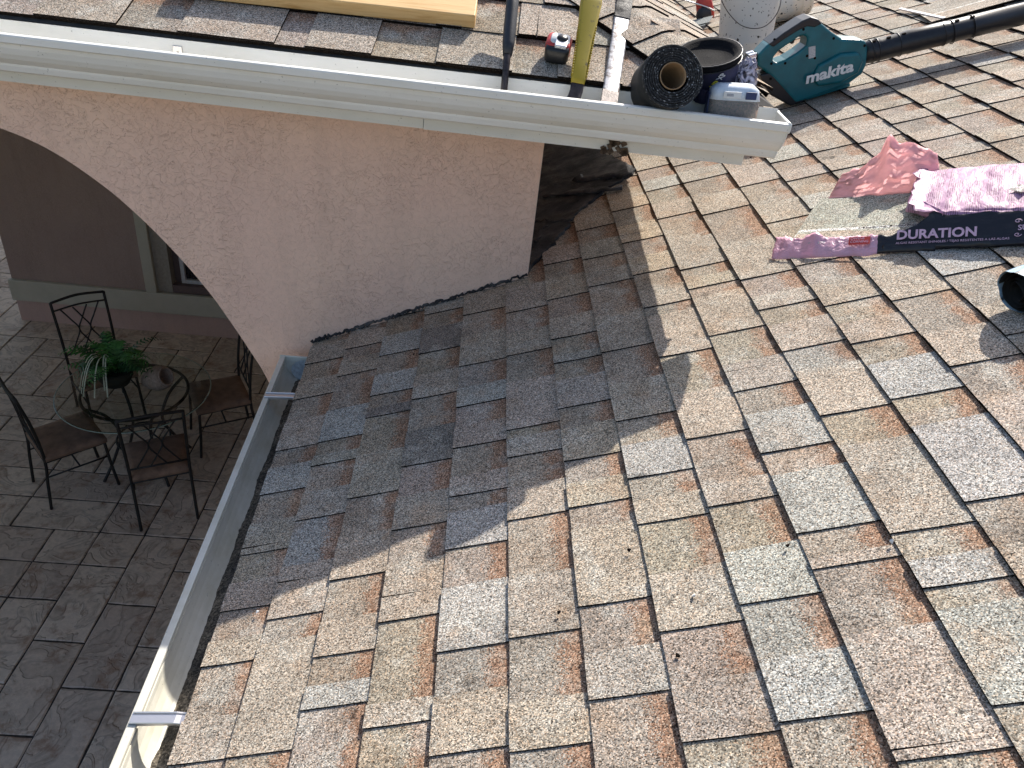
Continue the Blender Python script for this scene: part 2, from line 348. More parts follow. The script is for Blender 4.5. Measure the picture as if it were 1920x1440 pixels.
M_MUD = plain('brown_mud', (0.11, 0.075, 0.05), 0.95, 0, 0.7, 120, 0.006)

# ------------------------------------------------------------------ frames of the place
P = R(22.6); CP, SP = math.cos(P), math.sin(P); RD = 1.16
M_ROOF = Matrix(((CP, 0, -SP, RD * SP), (0, 1, 0, 0), (SP, 0, CP, CZ - RD * CP), (0, 0, 0, 1)))   # local x up the slope, y along the eave, z outward
PSI = R(2.0)
PC = Vector((0.77, 2.2, CZ - 0.457))                                                              # porch eave corner
M_EAVE = Matrix.Translation(PC) @ Matrix.Rotation(-PSI, 4, 'Z')                                    # level frame along the porch eave
M_PORCH = M_EAVE @ Matrix.Rotation(P, 4, 'X')                                                      # x along eave, y up the slope, z outward

TINT = {'t': (0.425, 0.362, 0.290), 'w': (0.425, 0.408, 0.36), 'g': (0.385, 0.345, 0.285), 'd': (0.25, 0.225, 0.195), 'y': (0.46, 0.375, 0.27), 'r': (0.405, 0.335, 0.26)}  # the y tint has light bounced off white fascia and gutter in its colour
def jit(c, a=0.06):
    k = (1 + rnd.uniform(-a, a)) * 0.83; return (c[0]*k*(1+rnd.uniform(-.025, .025)), c[1]*k, c[2]*k*(1+rnd.uniform(-.04, .04)), 1.0)

def in_view(M, pts, marg=60):
    for p in pts:
        q = M @ Vector(p) - Vector((0, 0, CZ))
        a = q.dot(Vector(cx)); b = q.dot(Vector(cy)); c = -q.dot(Vector(cz))
        if c > 0.1 and -marg < 960 + 1468*a/c < 1920 + marg and -marg < 720 - 1468*b/c < 1440 + marg: return True
    return False

class ShMesh:
    def __init__(s): s.v = []; s.f = []; s.m = []; s.t = []; s.b = []
    def quad_grid(s, rows, tint, bands, m=0):
        """rows: list of lists of points (equal length); bands per row"""
        b0 = len(s.v); n = len(rows[0])
        for r_, bd in zip(rows, bands):
            for p in r_: s.v.append(p); s.t.append(tint); s.b.append(bd)
        for i in range(len(rows) - 1):
            for k in range(n - 1):
                s.f.append((b0+i*n+k, b0+i*n+k+1, b0+(i+1)*n+k+1, b0+(i+1)*n+k)); s.m.append(m)
    def build(s, name, parent, kind=None, c=None):
        vs = s.v if c is None else [Vector(p) - Vector(c) for p in s.v]
        o = mk(name, vs, s.f, [M_SH, M_EDGE], parent, False, s.m, c, [('tint', 'FLOAT_COLOR', s.t), ('band', 'FLOAT', s.b)])
        if kind: o['kind'] = kind
        return o

def wav(a, y, k): return 0.0016 * noise.noise(Vector((a * 7.1 + k, y * 6.0, 3.3))) + 0.0009 * noise.noise(Vector((a * 9.0 + k, y * 40.0, 1.3)))

def shingle_course(parent, M, lo, hi, segs, y0, y1, field, ci, TB=0.0082, TT=0.0034, joint0=None, Mloc=None):
    """one course: lo(y), hi(y) give its lower and upper line; segs = [(ya, yb, is_tab, tint)] from y0 to y1"""
    pieces = []; y = y0 + (joint0 if joint0 is not None else rnd.uniform(0.2, 0.9))
    cuts = [y0]
    while y < y1 - 0.15: cuts.append(y); y += 1.0
    cuts.append(y1)
    def ys(a, b):
        n = max(2, int((b - a) / 0.045)); return [a + (b - a) * i / n for i in range(n + 1)]
    lift_seed = ci * 3.17
    def lift(yy): return max(0.0, 0.0022 * noise.noise(Vector((lift_seed, yy * 2.3, 0.5))))
    for a, b in zip(cuts[:-1], cuts[1:]):
        sm = ShMesh()
        for sa, sb, istab, tint in segs:
            p, q = max(a, sa), min(b, sb)
            if q - p < 1e-4: continue
            Y = ys(p, q)
            low = [Vector((lo(v) + wav(lo(v), v, ci), v, TB + lift(v))) for v in Y]
            mid = [Vector((lo(v) * .5 + hi(v) * .5, v, TB * .5)) for v in Y]
            up = [Vector((hi(v) + 0.012, v, 0.0002)) for v in Y]
            base = [Vector((l.x + 0.0012, l.y, -0.001)) for l in low]
            bd = (0.0, 0.5, 1.08) if not istab else (-1, -1, -1)
            sm.quad_grid([low, mid, up][::-1], jit(TINT['r'] if istab else tint[:3], .03), bd[::-1])
            sm.quad_grid([low, base], (0.02, 0.02, 0.02, 1), (-1, -1), 1)
        if not sm.v: continue
        cpt = Vector((lo((a+b)/2), (a+b)/2, 0))
        vis = in_view(M, [(lo(v), v, 0) for v in (a, (a*3+b)/4, (a+b)/2, (a+3*b)/4, b)] + [(hi(v), v, 0) for v in (a, (a+b)/2, b)])
        if vis:
            sh = sm.build('shingle', parent, c=cpt)
            if Mloc: sh.matrix_local = Mloc @ Matrix.Translation(cpt)
        else:
            n0 = len(field.v); field.v += sm.v; field.f += [tuple(i+n0 for i in f) for f in sm.f]; field.m += sm.m; field.t += sm.t; field.b += sm.b; sh = None
        for sa, sb, istab, tint in segs:
            p, q = max(a, sa), min(b, sb)
            if not istab or q - p < 0.015: continue
            Y = ys(p, q); tm = ShMesh(); tp0, tp1 = rnd.uniform(0, .003), rnd.uniform(0, .003)
            cl = rnd.uniform(-0.0004, 0.0016)
            def yy(v, f):     # tabs taper a touch towards the butt
                t = (v - p) / (q - p); return v + (1 - f) * (tp0 * (1 - t) - tp1 * t) + .0012 * noise.noise(Vector((v * 50, f * 9, ci)))*(1 if t in (0, 1) else 0)
            low = [Vector((lo(v) - 0.0006 + wav(lo(v), v, ci), yy(v, 0), TB + TT + lift(v) + cl)) for v in Y]
            mid = [Vector((lo(v)*.5 + hi(v)*.5, yy(v, .5), TB*.5 + TT)) for v in Y]
            up = [Vector((hi(v) + 0.006, yy(v, 1), TT + 0.0002)) for v in Y]
            tm.quad_grid([up, mid, low], tint, (-1, -1, -1))
            dn = [Vector((l.x + 0.001, l.y, TB - 0.0005)) for l in low]
            tm.quad_grid([low, dn], (0.02,)*3 + (1,), (-1, -1), 1)
            for side in (0, -1):
                e = [up[side], mid[side], low[side]]; eb = [Vector((v.x, v.y, v.z - TT - .0006)) for v in e]
                tm.quad_grid([e, eb] if side == 0 else [eb, e], (0.02,)*3 + (1,), (-1, -1), 1)
            if sh is not None:
                c2 = Vector((lo((p+q)/2), (p+q)/2, TB)); o = tm.build('tab', sh, c=c2); o.location = c2 - cpt
            else:
                n0 = len(field.v); field.v += tm.v; field.f += [tuple(i+n0 for i in f) for f in tm.f]; field.m += tm.m; field.t += tm.t; field.b += tm.b

def rand_segs(y0, y1, ws=0.09):
    out = []; y = y0; tab = rnd.random() < .5
    while y < y1:
        L = rnd.choice((.075, .10, .12, .15, .17, .21)) if tab else rnd.choice((.08, .11, .13, .16, .2))
        u = rnd.random(); k = 'w' if u < ws else ('g' if u < ws + .1 else 't')
        out.append((y, min(y + L, y1), tab, jit(TINT[k]) if tab else jit(TINT['w' if rnd.random() < .1 else 't'], .05)))
        y += L; tab = not tab
    return out

# ------------------------------------------------------------------ ground: patio with stamped pavers
ground = mk('ground', [(-60, -60, -0.03), (60, -60, -0.03), (60, 60, -0.03), (-60, 60, -0.03)], [(0, 1, 2, 3)], M_LAWN); tag(ground, kind='structure')
bounce_ob = mk('bounce_slab', [(-14, -22, -0.018), (0.4, -22, -0.018), (0.4, -2.02, -0.018), (-14, -2.02, -0.018)], [(0, 1, 2, 3)], M_CONC); tag(bounce_ob, kind='structure')  # unseen pale slab added to bounce sunlight onto wall and patio
patio = mk('patio', [(-9, -2, -0.006), (0.4, -2, -0.006), (0.4, 12, -0.006), (-9, 12, -0.006)], [(0, 1, 2, 3)], M_JOINT); tag(patio, kind='structure')
def pavers():
    m = 0.325; gx0, gy0 = -6.2, 2.0; nx, ny = 17, 27; occ = set(); r2 = random.Random(3)
    for j in range(ny):
        for i in range(nx):
            if (i, j) in occ: continue
            opts = [(2, 1), (2, 1), (1, 2), (1, 2), (1, 1)] if (i + j) % 3 else [(1, 2), (2, 1), (1, 1)]
            r2.shuffle(opts)
            for wd, ht in opts + [(1, 1)]:
                cells = [(i+a, j+b) for a in range(wd) for b in range(ht)]
                if all(c not in occ and c[0] < nx and c[1] < ny for c in cells): break
            occ.update(cells)
            x0, y0 = gx0 + i*m + .006, gy0 + j*m + .006; x1, y1 = gx0 + (i+wd)*m - .006, gy0 + (j+ht)*m - .006
            if not in_view(Matrix(), [(x0, y0, 0), (x1, y1, 0), (x0, y1, 0), (x1, y0, 0)], 120): continue
            c = ((x0+x1)/2, (y0+y1)/2); hx, hy = (x1-x0)/2, (y1-y0)/2; vs = []; n = 5
            for z, k in ((0.0, 0.0), (-0.006, -0.007)):
                for (ax, ay, bx, by) in ((-1,-1,1,-1), (1,-1,1,1), (1,1,-1,1), (-1,1,-1,-1)):
                    for t in range(n):
                        f = t / n; px = (ax + (bx-ax)*f) * (hx - .006 - k); py = (ay + (by-ay)*f) * (hy - .006 - k)
                        vs.append((px + r2.uniform(-.003, .003), py + r2.uniform(-.003, .003), z))
            K = 4 * n; fs = [tuple(range(K))] + [(a, K + a, K + (a+1) % K, (a+1) % K) for a in range(K)]
            mk('paver', vs, fs, M_PAVER, patio, loc=(c[0], c[1], 0))
pavers()

# ------------------------------------------------------------------ main roof
roof = empty('main_roof', M_ROOF, 'tan and grey laminated shingle roof rising from the lower gutter to the right', 'roof')
LINES = [('e', -0.975, -0.0469), ('425', -0.8619, -0.0339), ('543', -0.7314, -0.0301), ('673', -0.6024, -0.0242), ('807', -0.4772, -0.0159), ('961', -0.3406, -0.0102),
         ('1125', -0.2025, -0.0090), ('1303', -0.0631, -0.0095), ('1487', 0.0840, -0.0095), ('1693', 0.2200, -0.0060), ('1925', 0.3760, -0.0100), ('2150', 0.5060, 0.0040),
         ('2400', 0.6590, 0.0020), ('2650', 0.8060, 0.0030)]
for k in range(22): LINES.append(('f%d' % k, 0.957 + 0.1525 * k, 0.004))
LAY = {
'e': [(1.048,0.45,'t'), (1.195,0.50,'t'), (1.372,0.50,'g'), (1.597,0.60,'w'), (1.791,0.55,'t'), (2.060,0.50,'t'), (2.280,0.50,'g')],
'425': [(0.823,0.80,'t'), (1.143,0.50,'t'), (1.455,0.50,'g'), (1.674,0.40,'g'), (1.783,0.45,'w'), (2.138,0.60,'t'), (2.314,0.40,'t')],
'543': [(0.894,0.45,'w'), (1.013,0.45,'t'), (1.220,0.50,'t'), (1.494,0.50,'g'), (1.846,0.40,'d'), (1.962,0.50,'w'), (2.199,0.50,'w')],
'673': [(0.832,0.20,'t'), (1.070,0.60,'t'), (1.338,0.50,'g'), (1.573,0.50,'d'), (1.883,0.50,'t'), (2.143,0.60,'d')],
'807': [(0.757,0.55,'t'), (0.966,0.60,'w'), (1.235,0.70,'w'), (1.408,0.40,'t'), (1.597,0.50,'t'), (1.785,0.45,'w'), (2.000,0.55,'g'), (2.330,0.50,'t')],
'961': [(0.738,0.40,'t'), (0.964,0.47,'t'), (1.285,0.50,'t'), (1.506,0.70,'g'), (1.621,0.60,'t'), (1.992,0.50,'t'), (2.263,0.50,'t')],
'1125': [(1.005,0.75,'t'), (1.281,0.50,'t'), (1.443,0.60,'t'), (1.660,0.60,'g'), (1.882,0.30,'g'), (2.019,0.50,'t'), (2.278,0.55,'t')],
'1303': [(0.704,0.50,'t'), (0.914,0.50,'t'), (1.186,0.50,'t'), (1.330,0.60,'w'), (1.548,0.50,'g'), (1.877,0.50,'t'), (2.290,0.50,'g')],
'1487': [(0.711,0.50,'w'), (0.940,0.50,'w'), (1.194,0.30,'t'), (1.418,0.50,'t'), (1.780,0.80,'t'), (2.063,0.50,'t'), (2.291,0.50,'y'), (2.548,0.50,'y'), (2.855,0.60,'y')],  # warm far tabs: bounced light painted into their tint
'1693': [(0.625,0.60,'t'), (0.984,0.30,'t'), (1.074,0.70,'w'), (1.316,0.60,'w'), (1.554,0.45,'g'), (1.825,0.80,'t'), (2.105,0.50,'t'), (2.240,0.50,'g'), (2.671,0.50,'t')],
'1925': [(0.681,0.80,'w'), (0.899,0.50,'w'), (1.027,0.70,'t'), (1.393,0.65,'t'), (1.671,0.60,'t'), (1.889,0.40,'t'), (2.079,0.50,'t'), (2.601,0.50,'t')],
'2150': [(1.065,0.70,'w'), (1.395,0.60,'w'), (1.632,0.50,'t'), (1.829,0.50,'t'), (2.077,0.50,'t')],
'2400': [(1.459,0.45,'t'), (1.776,0.60,'t'), (2.178,0.50,'t')],
'2650': [(1.830,0.50,'w')],
}
WREC = {('1487', 0.711), ('1925', 1.393), ('425', 1.143)}
def roof_segs(name, y0, y1):
    L = LAY.get(name)
    if not L: return rand_segs(y0, y1)
    ext = list(L)
    while ext[0][0] > y0: ext.insert(0, (ext[0][0] - rnd.uniform(.16, .34), rnd.uniform(.4, .6), rnd.choice('ttwtg')))
    while ext[-1][0] < y1: ext.append((ext[-1][0] + rnd.uniform(.2, .36), rnd.uniform(.4, .6), rnd.choice('ttwtg')))
    out = []
    for (a, f, c), (b, _, _) in zip(ext[:-1], ext[1:]):
        mdl = a + (b - a) * f
        out.append((max(a, y0), min(mdl, y1), True, jit(TINT[c], .05)))
        rc = 'w' if (name, a) in WREC else 't'
        out.append((max(mdl, y0), min(b, y1), False, jit(TINT[rc], .05)))
    return [s for s in out if s[1] - s[0] > 1e-3]
WYAW = R(5); W0 = Vector((-0.195, 2.475, 0))
field = ShMesh()
for ci in range(len(LINES) - 1):
    nm, a, b = LINES[ci]; _, a2, b2 = LINES[ci+1]
    lo = (lambda y, a=a, b=b: a + b * max(min(y, 3.4), -0.5)); hi = (lambda y, a=a2, b=b2: a + b * max(min(y, 3.4), -0.5))
    sm_ = (lo(2.4) + hi(2.4)) / 2; X = sm_ * CP + RD * SP
    y1 = 2.475 + (X - W0.x) * math.tan(WYAW) + 0.03 if X < 0.15 else 7.2
    shingle_course(roof, M_ROOF, lo, hi, roof_segs(nm, -1.2, y1), -1.2, y1, field, ci)
field.build('shingle_field', roof, 'stuff')
mk('roof_deck', [(-1.0, -1.2, -.003), (4.1, -1.2, -.003), (4.1, 7.2, -.003), (-1.06, 7.2, -.003), (-1.0, -1.2, -.03), (4.1, -1.2, -.03), (4.1, 7.2, -.03), (-1.06, 7.2, -.03)],
   [(0, 1, 2, 3), (7, 6, 5, 4), (0, 4, 5, 1), (1, 5, 6, 2), (2, 6, 7, 3), (3, 7, 4, 0)], M_DECK, roof)
# starter fascia under the lower eave
b = MB(); b.box((-0.475, -1.2, CZ - 1.66), (-0.455, 2.4, CZ - 1.49)); fb = b.build('lower_fascia_board', M_FAS); tag(fb, 'cream fascia board behind the lower gutter', 'fascia')

# tar patch and torn felt in the pocket beside the wall corner
def tar():
    out = [(-0.305, 2.50), (-0.25, 2.60), (-0.19, 2.70), (-0.135, 2.79), (-0.085, 2.93), (-0.01, 3.02), (0.05, 3.10), (0.13, 3.155), (0.20, 3.24), (0.10, 3.55), (0.02, 4.1), (-0.31, 4.1)]
    pts = []
    for (a, b), (c, d) in zip(out, out[1:] + out[:1]):
        n = max(2, int(math.hypot(c-a, d-b) / .02))
        for i in range(n):
            f = i / n; j_ = .010 if i else .004
            pts.append((a + (c-a)*f + rnd.uniform(-j_, j_), b + (d-b)*f + rnd.uniform(-j_, j_)))
    bm = bmesh.new(); vs = [bm.verts.new((p[0], p[1], .0155)) for p in pts]; f = bm.faces.new(vs)
    ex = bmesh.ops.extrude_face_region(bm, geom=[f]); 
    for v in ex['geom']:
        if isinstance(v, bmesh.types.BMVert): v.co.z = -.002
    bmesh.ops.triangulate(bm, faces=[q for q in bm.faces if len(q.verts) > 4])
    bmesh.ops.recalc_face_normals(bm, faces=bm.faces)
    me = D.meshes.new('tar'); bm.to_mesh(me); bm.free(); me.materials.append(M_TAR)
    o = D.objects.new('tarred_membrane', me); col.objects.link(o); o.parent = roof
    o['label'] = 'bare black tarred patch beside the wall corner'
    # loose torn strips and lumps of tar
    mb = MB()
    for (s0, y0, s1, y1, wd) in ((-.28, 2.98, -.10, 2.86, .012), (-.2, 3.2, .12, 3.05, .02), (-.05, 3.3, .17, 3.16, .03), (-.25, 2.75, -.2, 2.9, .008)):
        ln = [(s0 + (s1-s0)*t/9 + rnd.uniform(-.01, .01), y0 + (y1-y0)*t/9 + rnd.uniform(-.01, .01), .018 + rnd.uniform(0, .012)) for t in range(10)]
        mb.tube(ln, [wd * rnd.uniform(.3, 1.1) for _ in ln], 6, flat=(1, .4))
    mb.build('torn_felt', M_TAR, roof, True)
tar()
# small loose debris on the roof
CR = [(.0, .98, 0, 'pale crumb on the sunlit shingles near the centre bottom'), (.36, 1.01, 0, 'white pebble on the shingles at the lower right'), (-.93, 1.17, 0, 'small pale leaf scrap beside the lower gutter'), (-.25, 1.0, 1, 'dark tar crumb on a reddish shingle right of the picture centre line'),
      (-.05, .86, 1, 'dark tar crumb nearest the bottom edge'), (.19, 1.05, 1, 'dark tar crumb farthest right of the bottom ones'), (-.10, 1.12, 1, 'dark crumb just below the tip of the gutter shadow'), (.62, 3.0, 1, 'dark crumb on the shingles in front of the blower'), (-.67, 2.15, 1, 'dark tar lump in the shade near the pink wall')]
for s_, y_, dark, lb_ in CR:
    q = [Vector((rnd.uniform(-1, 1), rnd.uniform(-1, 1), rnd.uniform(-1, 1))).normalized() * .0042 * rnd.uniform(.7, 1.4) for _ in range(9)]
    bm = bmesh.new(); [bm.verts.new(v) for v in q]; bmesh.ops.convex_hull(bm, input=bm.verts)
    me = D.meshes.new('pebble'); bm.to_mesh(me); bm.free(); me.materials.append(M_EDGE if dark else M_WHITEP)
    o = D.objects.new('debris_crumb', me); col.objects.link(o); o.matrix_world = M_ROOF @ Matrix.Translation((s_, y_, .014))
    tag(o, lb_, 'debris', 'crumbs scattered on the roof')

# ------------------------------------------------------------------ porch wall with arch
M_WALL = Matrix.Translation(W0) @ Matrix.Rotation(WYAW, 4, 'Z')
pw = empty('porch_wall', M_WALL, 'pink stucco porch wall with a wide arched opening', 'wall')
arch_r = [(-0.455, 0.0), (-0.455, 2.3), (-0.470, 2.50), (-0.541, 2.748), (-0.592, 2.865), (-0.655, 2.993), (-0.715, 3.104), (-0.803, 3.236), (-0.902, 3.36), (-0.998, 3.458), (-1.126, 3.554), (-1.256, 3.611), (-1.45, 3.66), (-1.75, 3.70), (-2.1, 3.715)]
ar = [(p.x, p.y) for p in smooth_line([(a, b, 0) for a, b in arch_r[1:]], 4)]
xm = -2.1; right = [arch_r[0]] + ar; left = [(2*xm - a, b) for a, b in reversed(right[:-1])]
opening = right + left
zt = CZ - 0.62; xr = 0.376
poly = [(xr, 0), (xr, zt), (-8.2, zt), (-8.2, 0)] + list(reversed(opening))
mb = MB()
front = [(a, 0, b) for a, b in poly]; back = [(a, .22, b) for a, b in poly]; n = len(poly)
mb.add(front + back, [tuple(range(n)), tuple(range(2*n-1, n-1, -1))] + [(i, n+i, n+(i+1) % n, (i+1) % n) for i in range(n)])
wo = mb.build('arched_panel', M_STUCCO, pw); bm = bmesh.new(); bm.from_mesh(wo.data); bmesh.ops.triangulate(bm, faces=[f for f in bm.faces if len(f.verts) > 4], ngon_method='EAR_CLIP'); bm.to_mesh(wo.data); bm.free()
mb = MB(); mb.box((xr - .22, .2205, 0), (xr - .002, 6.5, zt)); mb.build('return_wall', M_STUCCO, pw)
# black sealant line where the wall meets the shingles
ln = []
for i in range(120):
    t = -0.372 + (0.376 + 0.372) * i / 119
    wpt = M_WALL @ Vector((t, 0, 0)); s_ = (wpt.x - RD*SP) / CP
    q = M_ROOF @ Vector((s_, wpt.y, 0.012)); q = M_WALL.inverted() @ q
    ln.append((q.x, -0.003 + rnd.uniform(-.004, .002), q.z + .002 + rnd.uniform(-.005, .006)))
mb = MB(); mb.tube(ln, [rnd.uniform(.003, .0085) for _ in ln], 6); mb.build('sealant_bead', M_TAR, pw)

# ------------------------------------------------------------------ house wall at the back of the porch
hw = empty('house_wall', Matrix.Translation((-4.66, 7.2, 0)), 'shaded mauve house wall behind the patio table with sage trim bands', 'wall')
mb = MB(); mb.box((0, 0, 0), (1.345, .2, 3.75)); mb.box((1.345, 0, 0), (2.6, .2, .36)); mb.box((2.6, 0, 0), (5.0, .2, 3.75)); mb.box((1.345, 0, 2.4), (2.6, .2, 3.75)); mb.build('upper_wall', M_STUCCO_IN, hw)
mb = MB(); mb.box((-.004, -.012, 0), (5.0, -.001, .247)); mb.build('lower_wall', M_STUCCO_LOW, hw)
mb = MB(); mb.box((-.02, -.05, .248), (5.0, -.001, .478)); mb.build('trim_band', M_TRIM, hw, bevel=.008)
mb = MB(); mb.box((1.345, -.048, .479), (1.452, -.001, 2.4)); mb.build('window_trim', M_TRIM, hw, bevel=.006)
mb = MB(); mb.box((2.5, -.048, .479), (2.6, -.001, 2.4)); mb.build('window_trim', M_TRIM, hw, bevel=.006)
mb = MB(); mb.box((1.453, -.004, .479), (1.60, .10, 2.3)); mb.build('jamb', plain('pale_jamb_paint', (0.33, 0.30, 0.26), .8), hw)
win = mk('window', [(1.601, .10, .50), (2.5, .10, .50), (2.5, .10, 2.3), (1.601, .10, 2.3)], [(0, 1, 2, 3)], M_REVEAL, hw)
mb = MB(); mb.box((1.601, .0, .48), (2.5, .095, .56)); mb.build('sill', M_REVEAL, win)
mb = MB(); mb.box((1.68, .05, .565), (1.72, .095, 2.2)); mb.box((2.36, .05, .565), (2.40, .095, 2.2)); mb.box((1.721, .05, .565), (2.359, .095, .605)); mb.box((1.721, .05, 1.3), (2.359, .095, 1.35)); mb.build('frame', M_PVC, win, bevel=.003)
mb = MB(); mb.box((1.721, .083, .606), (2.359, .09, 2.2)); mb.build('pane', M_PANE, win)
mb = MB(); mb.box((1.92, .07, .606), (1.94, .082, 2.2)); mb.box((2.13, .07, .606), (2.15, .082, 2.2)); mb.box((1.721, .068, .83), (2.359, .0825, .85)); mb.box((1.721, .068, 1.07), (2.359, .0825, 1.09)); mb.build('muntin', M_PVC, win)

# unseen house body behind that wall, added to keep sun off the patio
mb = MB(); mb.box((.01, .201, 0), (5.0, 7.0, 3.74)); mb.build('light_block_wall', M_STUCCO_IN, hw)
# unseen side wall under the main roof eave, added to stop skylight leaking through
mb = MB(); mb.box((-0.20, -1.2, 0), (0.0, 2.40, 2.72)); sw = mb.build('light_block_wall', M_STUCCO_LOW); tag(sw, 'plain unseen pink wall under the lower eave, added to block light', 'wall')

# ------------------------------------------------------------------ porch roof
pr_ = empty('porch_roof', M_PORCH, 'shingled hip roof over the porch with white fascia, tools lying on it', 'roof')
pfield = ShMesh(); PL = 9.5; PD = 4.4
for ci in range(16):
    lo = lambda y, k=ci: .176 * k + ((-.006 + .008 * min(y, 3)) if k == 0 else 0); hi = lambda y, k=ci: .176 * (k + 1)
    # course runs along local -x: use shingle_course in a frame whose x is up-slope and y runs along the eave
    e0 = 0.176 * (ci + .4) / CP * CP
    segs = []
    y = 0.0 + e0; tab = ci % 2 == 0
    if ci == 0:
        marks = [(e0, False), (.42, True), (.60, False), (.72, True), (.93, False), (1.10, True), (1.28, False), (1.36, True), (1.62, False), (1.78, True), (2.0, False), (2.15, True), (PL, False)]
        for (a, tb), (c, _) in zip(marks[:-1], marks[1:]): segs.append((a, c, tb, jit(TINT['t'], .04)))
    else: segs = rand_segs(e0, PL, .05)
    M2 = M_PORCH @ Matrix(((0, -1, 0, 0), (1, 0, 0, 0), (0, 0, 1, 0), (0, 0, 0, 1)))
    MS = Matrix(((0, -1, 0, 0), (1, 0, 0, 0), (0, 0, 1, 0), (0, 0, 0, 1)))
    shingle_course(pr_, M2, lo, hi, segs, e0, PL, pfield, 100 + ci, TB=0.009, TT=0.0055, Mloc=MS)
pfield.build('shingle_field', pr_, 'stuff').matrix_local = MS
# decks (front, right, back) below the shingles
TN = math.tan(P)
Mi = M_PORCH.inverted() @ M_EAVE
def EV(a, b, z): return Mi @ Vector((a, b, z))
dk = []
hx = PD
mb = MB()
z0 = -.004
mb.add([EV(0, 0, z0), EV(-PL, 0, z0), EV(-PL, PD, z0 + PD*TN), EV(-PD, PD, z0 + PD*TN)], [(0, 3, 2, 1)])
mb.add([EV(0, 0, z0), EV(-PD, PD, z0 + PD*TN), EV(0, 2*PD, z0)], [(0, 2, 1)])
mb.add([EV(0, 2*PD, z0), EV(-PD, PD, z0 + PD*TN), EV(-PL, PD, z0 + PD*TN), EV(-PL, 2*PD, z0)], [(0, 3, 2, 1)])
mb.build('roof_deck', M_DECK, pr_)
# right slope shingle courses (joined: hidden from the front)
rf = ShMesh()
MR = Mi @ Matrix(((-CP, 0, SP, 0), (0, -1, 0, 0), (SP, 0, CP, 0), (0, 0, 0, 1)))
for k in range(22):
    e = .176 * k * CP
    if 2*PD - 2*e < .6: break
    shingle_course(pr_, Matrix.Translation((0, -50, 0)), lambda y, k=k: .176*k, lambda y, k=k: .176*(k+1), rand_segs(-2*PD + e + .1, -e - .1, .06), -2*PD + e + .1, -e - .1, rf, 200 + k)
rf.build('side_slope_shingles', pr_, 'stuff').matrix_local = MR
# hip caps folded over the hip line
Hd = Vector((-1, 1, TN)).normalized()
right_f = Vector((CP, 0, -SP)); left_f = Vector((0, -CP, -SP))
for k in range(24):
    c0 = Hd * (.10 + .145 * k) + Vector((0, 0, .012))
    sm = ShMesh(); Wd = .175; rows = []
    tint = jit(TINT['t'] if k % 4 else TINT['r'], .06)
    for end, up_ in ((0.0, .014), (.30, .002)):
        row = []
        for j in range(-6, 7):
            t = j / 6; side = right_f if t > 0 else left_f
            # unfold perpendicular to the hip within each slope
            sd_v = (side - Hd * side.dot(Hd)).normalized()
            rr = abs(t) * Wd; bend = .014 * math.exp(-(t / .16) ** 2)
            row.append(c0 + Hd * (end + rnd.uniform(-.001, .001)) + sd_v * rr + Vector((0, 0, up_ - bend)))
        rows.append(row)
    sm.quad_grid([[Mi @ p for p in r_] for r_ in rows], tint, (-1, -1))
    sk = [[Mi @ p for p in rows[0]], [Mi @ (p - Vector((0, 0, .007))) for p in rows[0]]]
    sm.quad_grid(sk, (.02, .02, .02, 1), (-1, -1), 1)
    for idx in (0, -1):
        e = [rows[0][idx], rows[1][idx]]
        sm.quad_grid([[Mi @ p for p in e], [Mi @ (p - Vector((0, 0, .009))) for p in e]], (.02, .02, .02, 1), (-1, -1), 1)
    cc = Mi @ c0
    if k < 8: sm.build('hip_cap', pr_, c=cc)
    else: sm.build('hip_cap', pr_, c=cc)
# fascia boards and soffit
def eave_box(lo, hi): 
    m_ = MB(); m_.box(lo, hi, M=Mi); return m_
eave_box((-PL, 0, -.168), (-.955, .02, -.02)).build('fascia_board', M_FAS, pr_)
eave_box((-.9535, 0, -.170), (-.047, .02, -.02)).build('fascia_board', M_FAS, pr_)
eave_box((-.067, .0205, -.170), (-.047, 2*PD, -.02)).build('fascia_board', M_FAS, pr_)
eave_box((-PL, .021, -.160), (-.068, 2*PD, -.145)).build('soffit', M_FAS, pr_)
# rotten hole / mud lump at the lower edge of the fascia
mb = MB()
for i in range(26):
    a, c = rnd.uniform(-.035, .03), rnd.uniform(0, 1) ** 1.5
    hgt = .055 * (1 - abs(a) / .04) * c
    p0 = Vector((-.41 + a, -.003, -.172 + hgt))
    mb.box((-.008, -.004, -.006), (.008, .004, .006), M=Mi @ Matrix.Translation(p0) @ Matrix.Rotation(rnd.uniform(0, 3), 4, 'Y'))
mb.build('mud_nest', M_MUD, pr_)

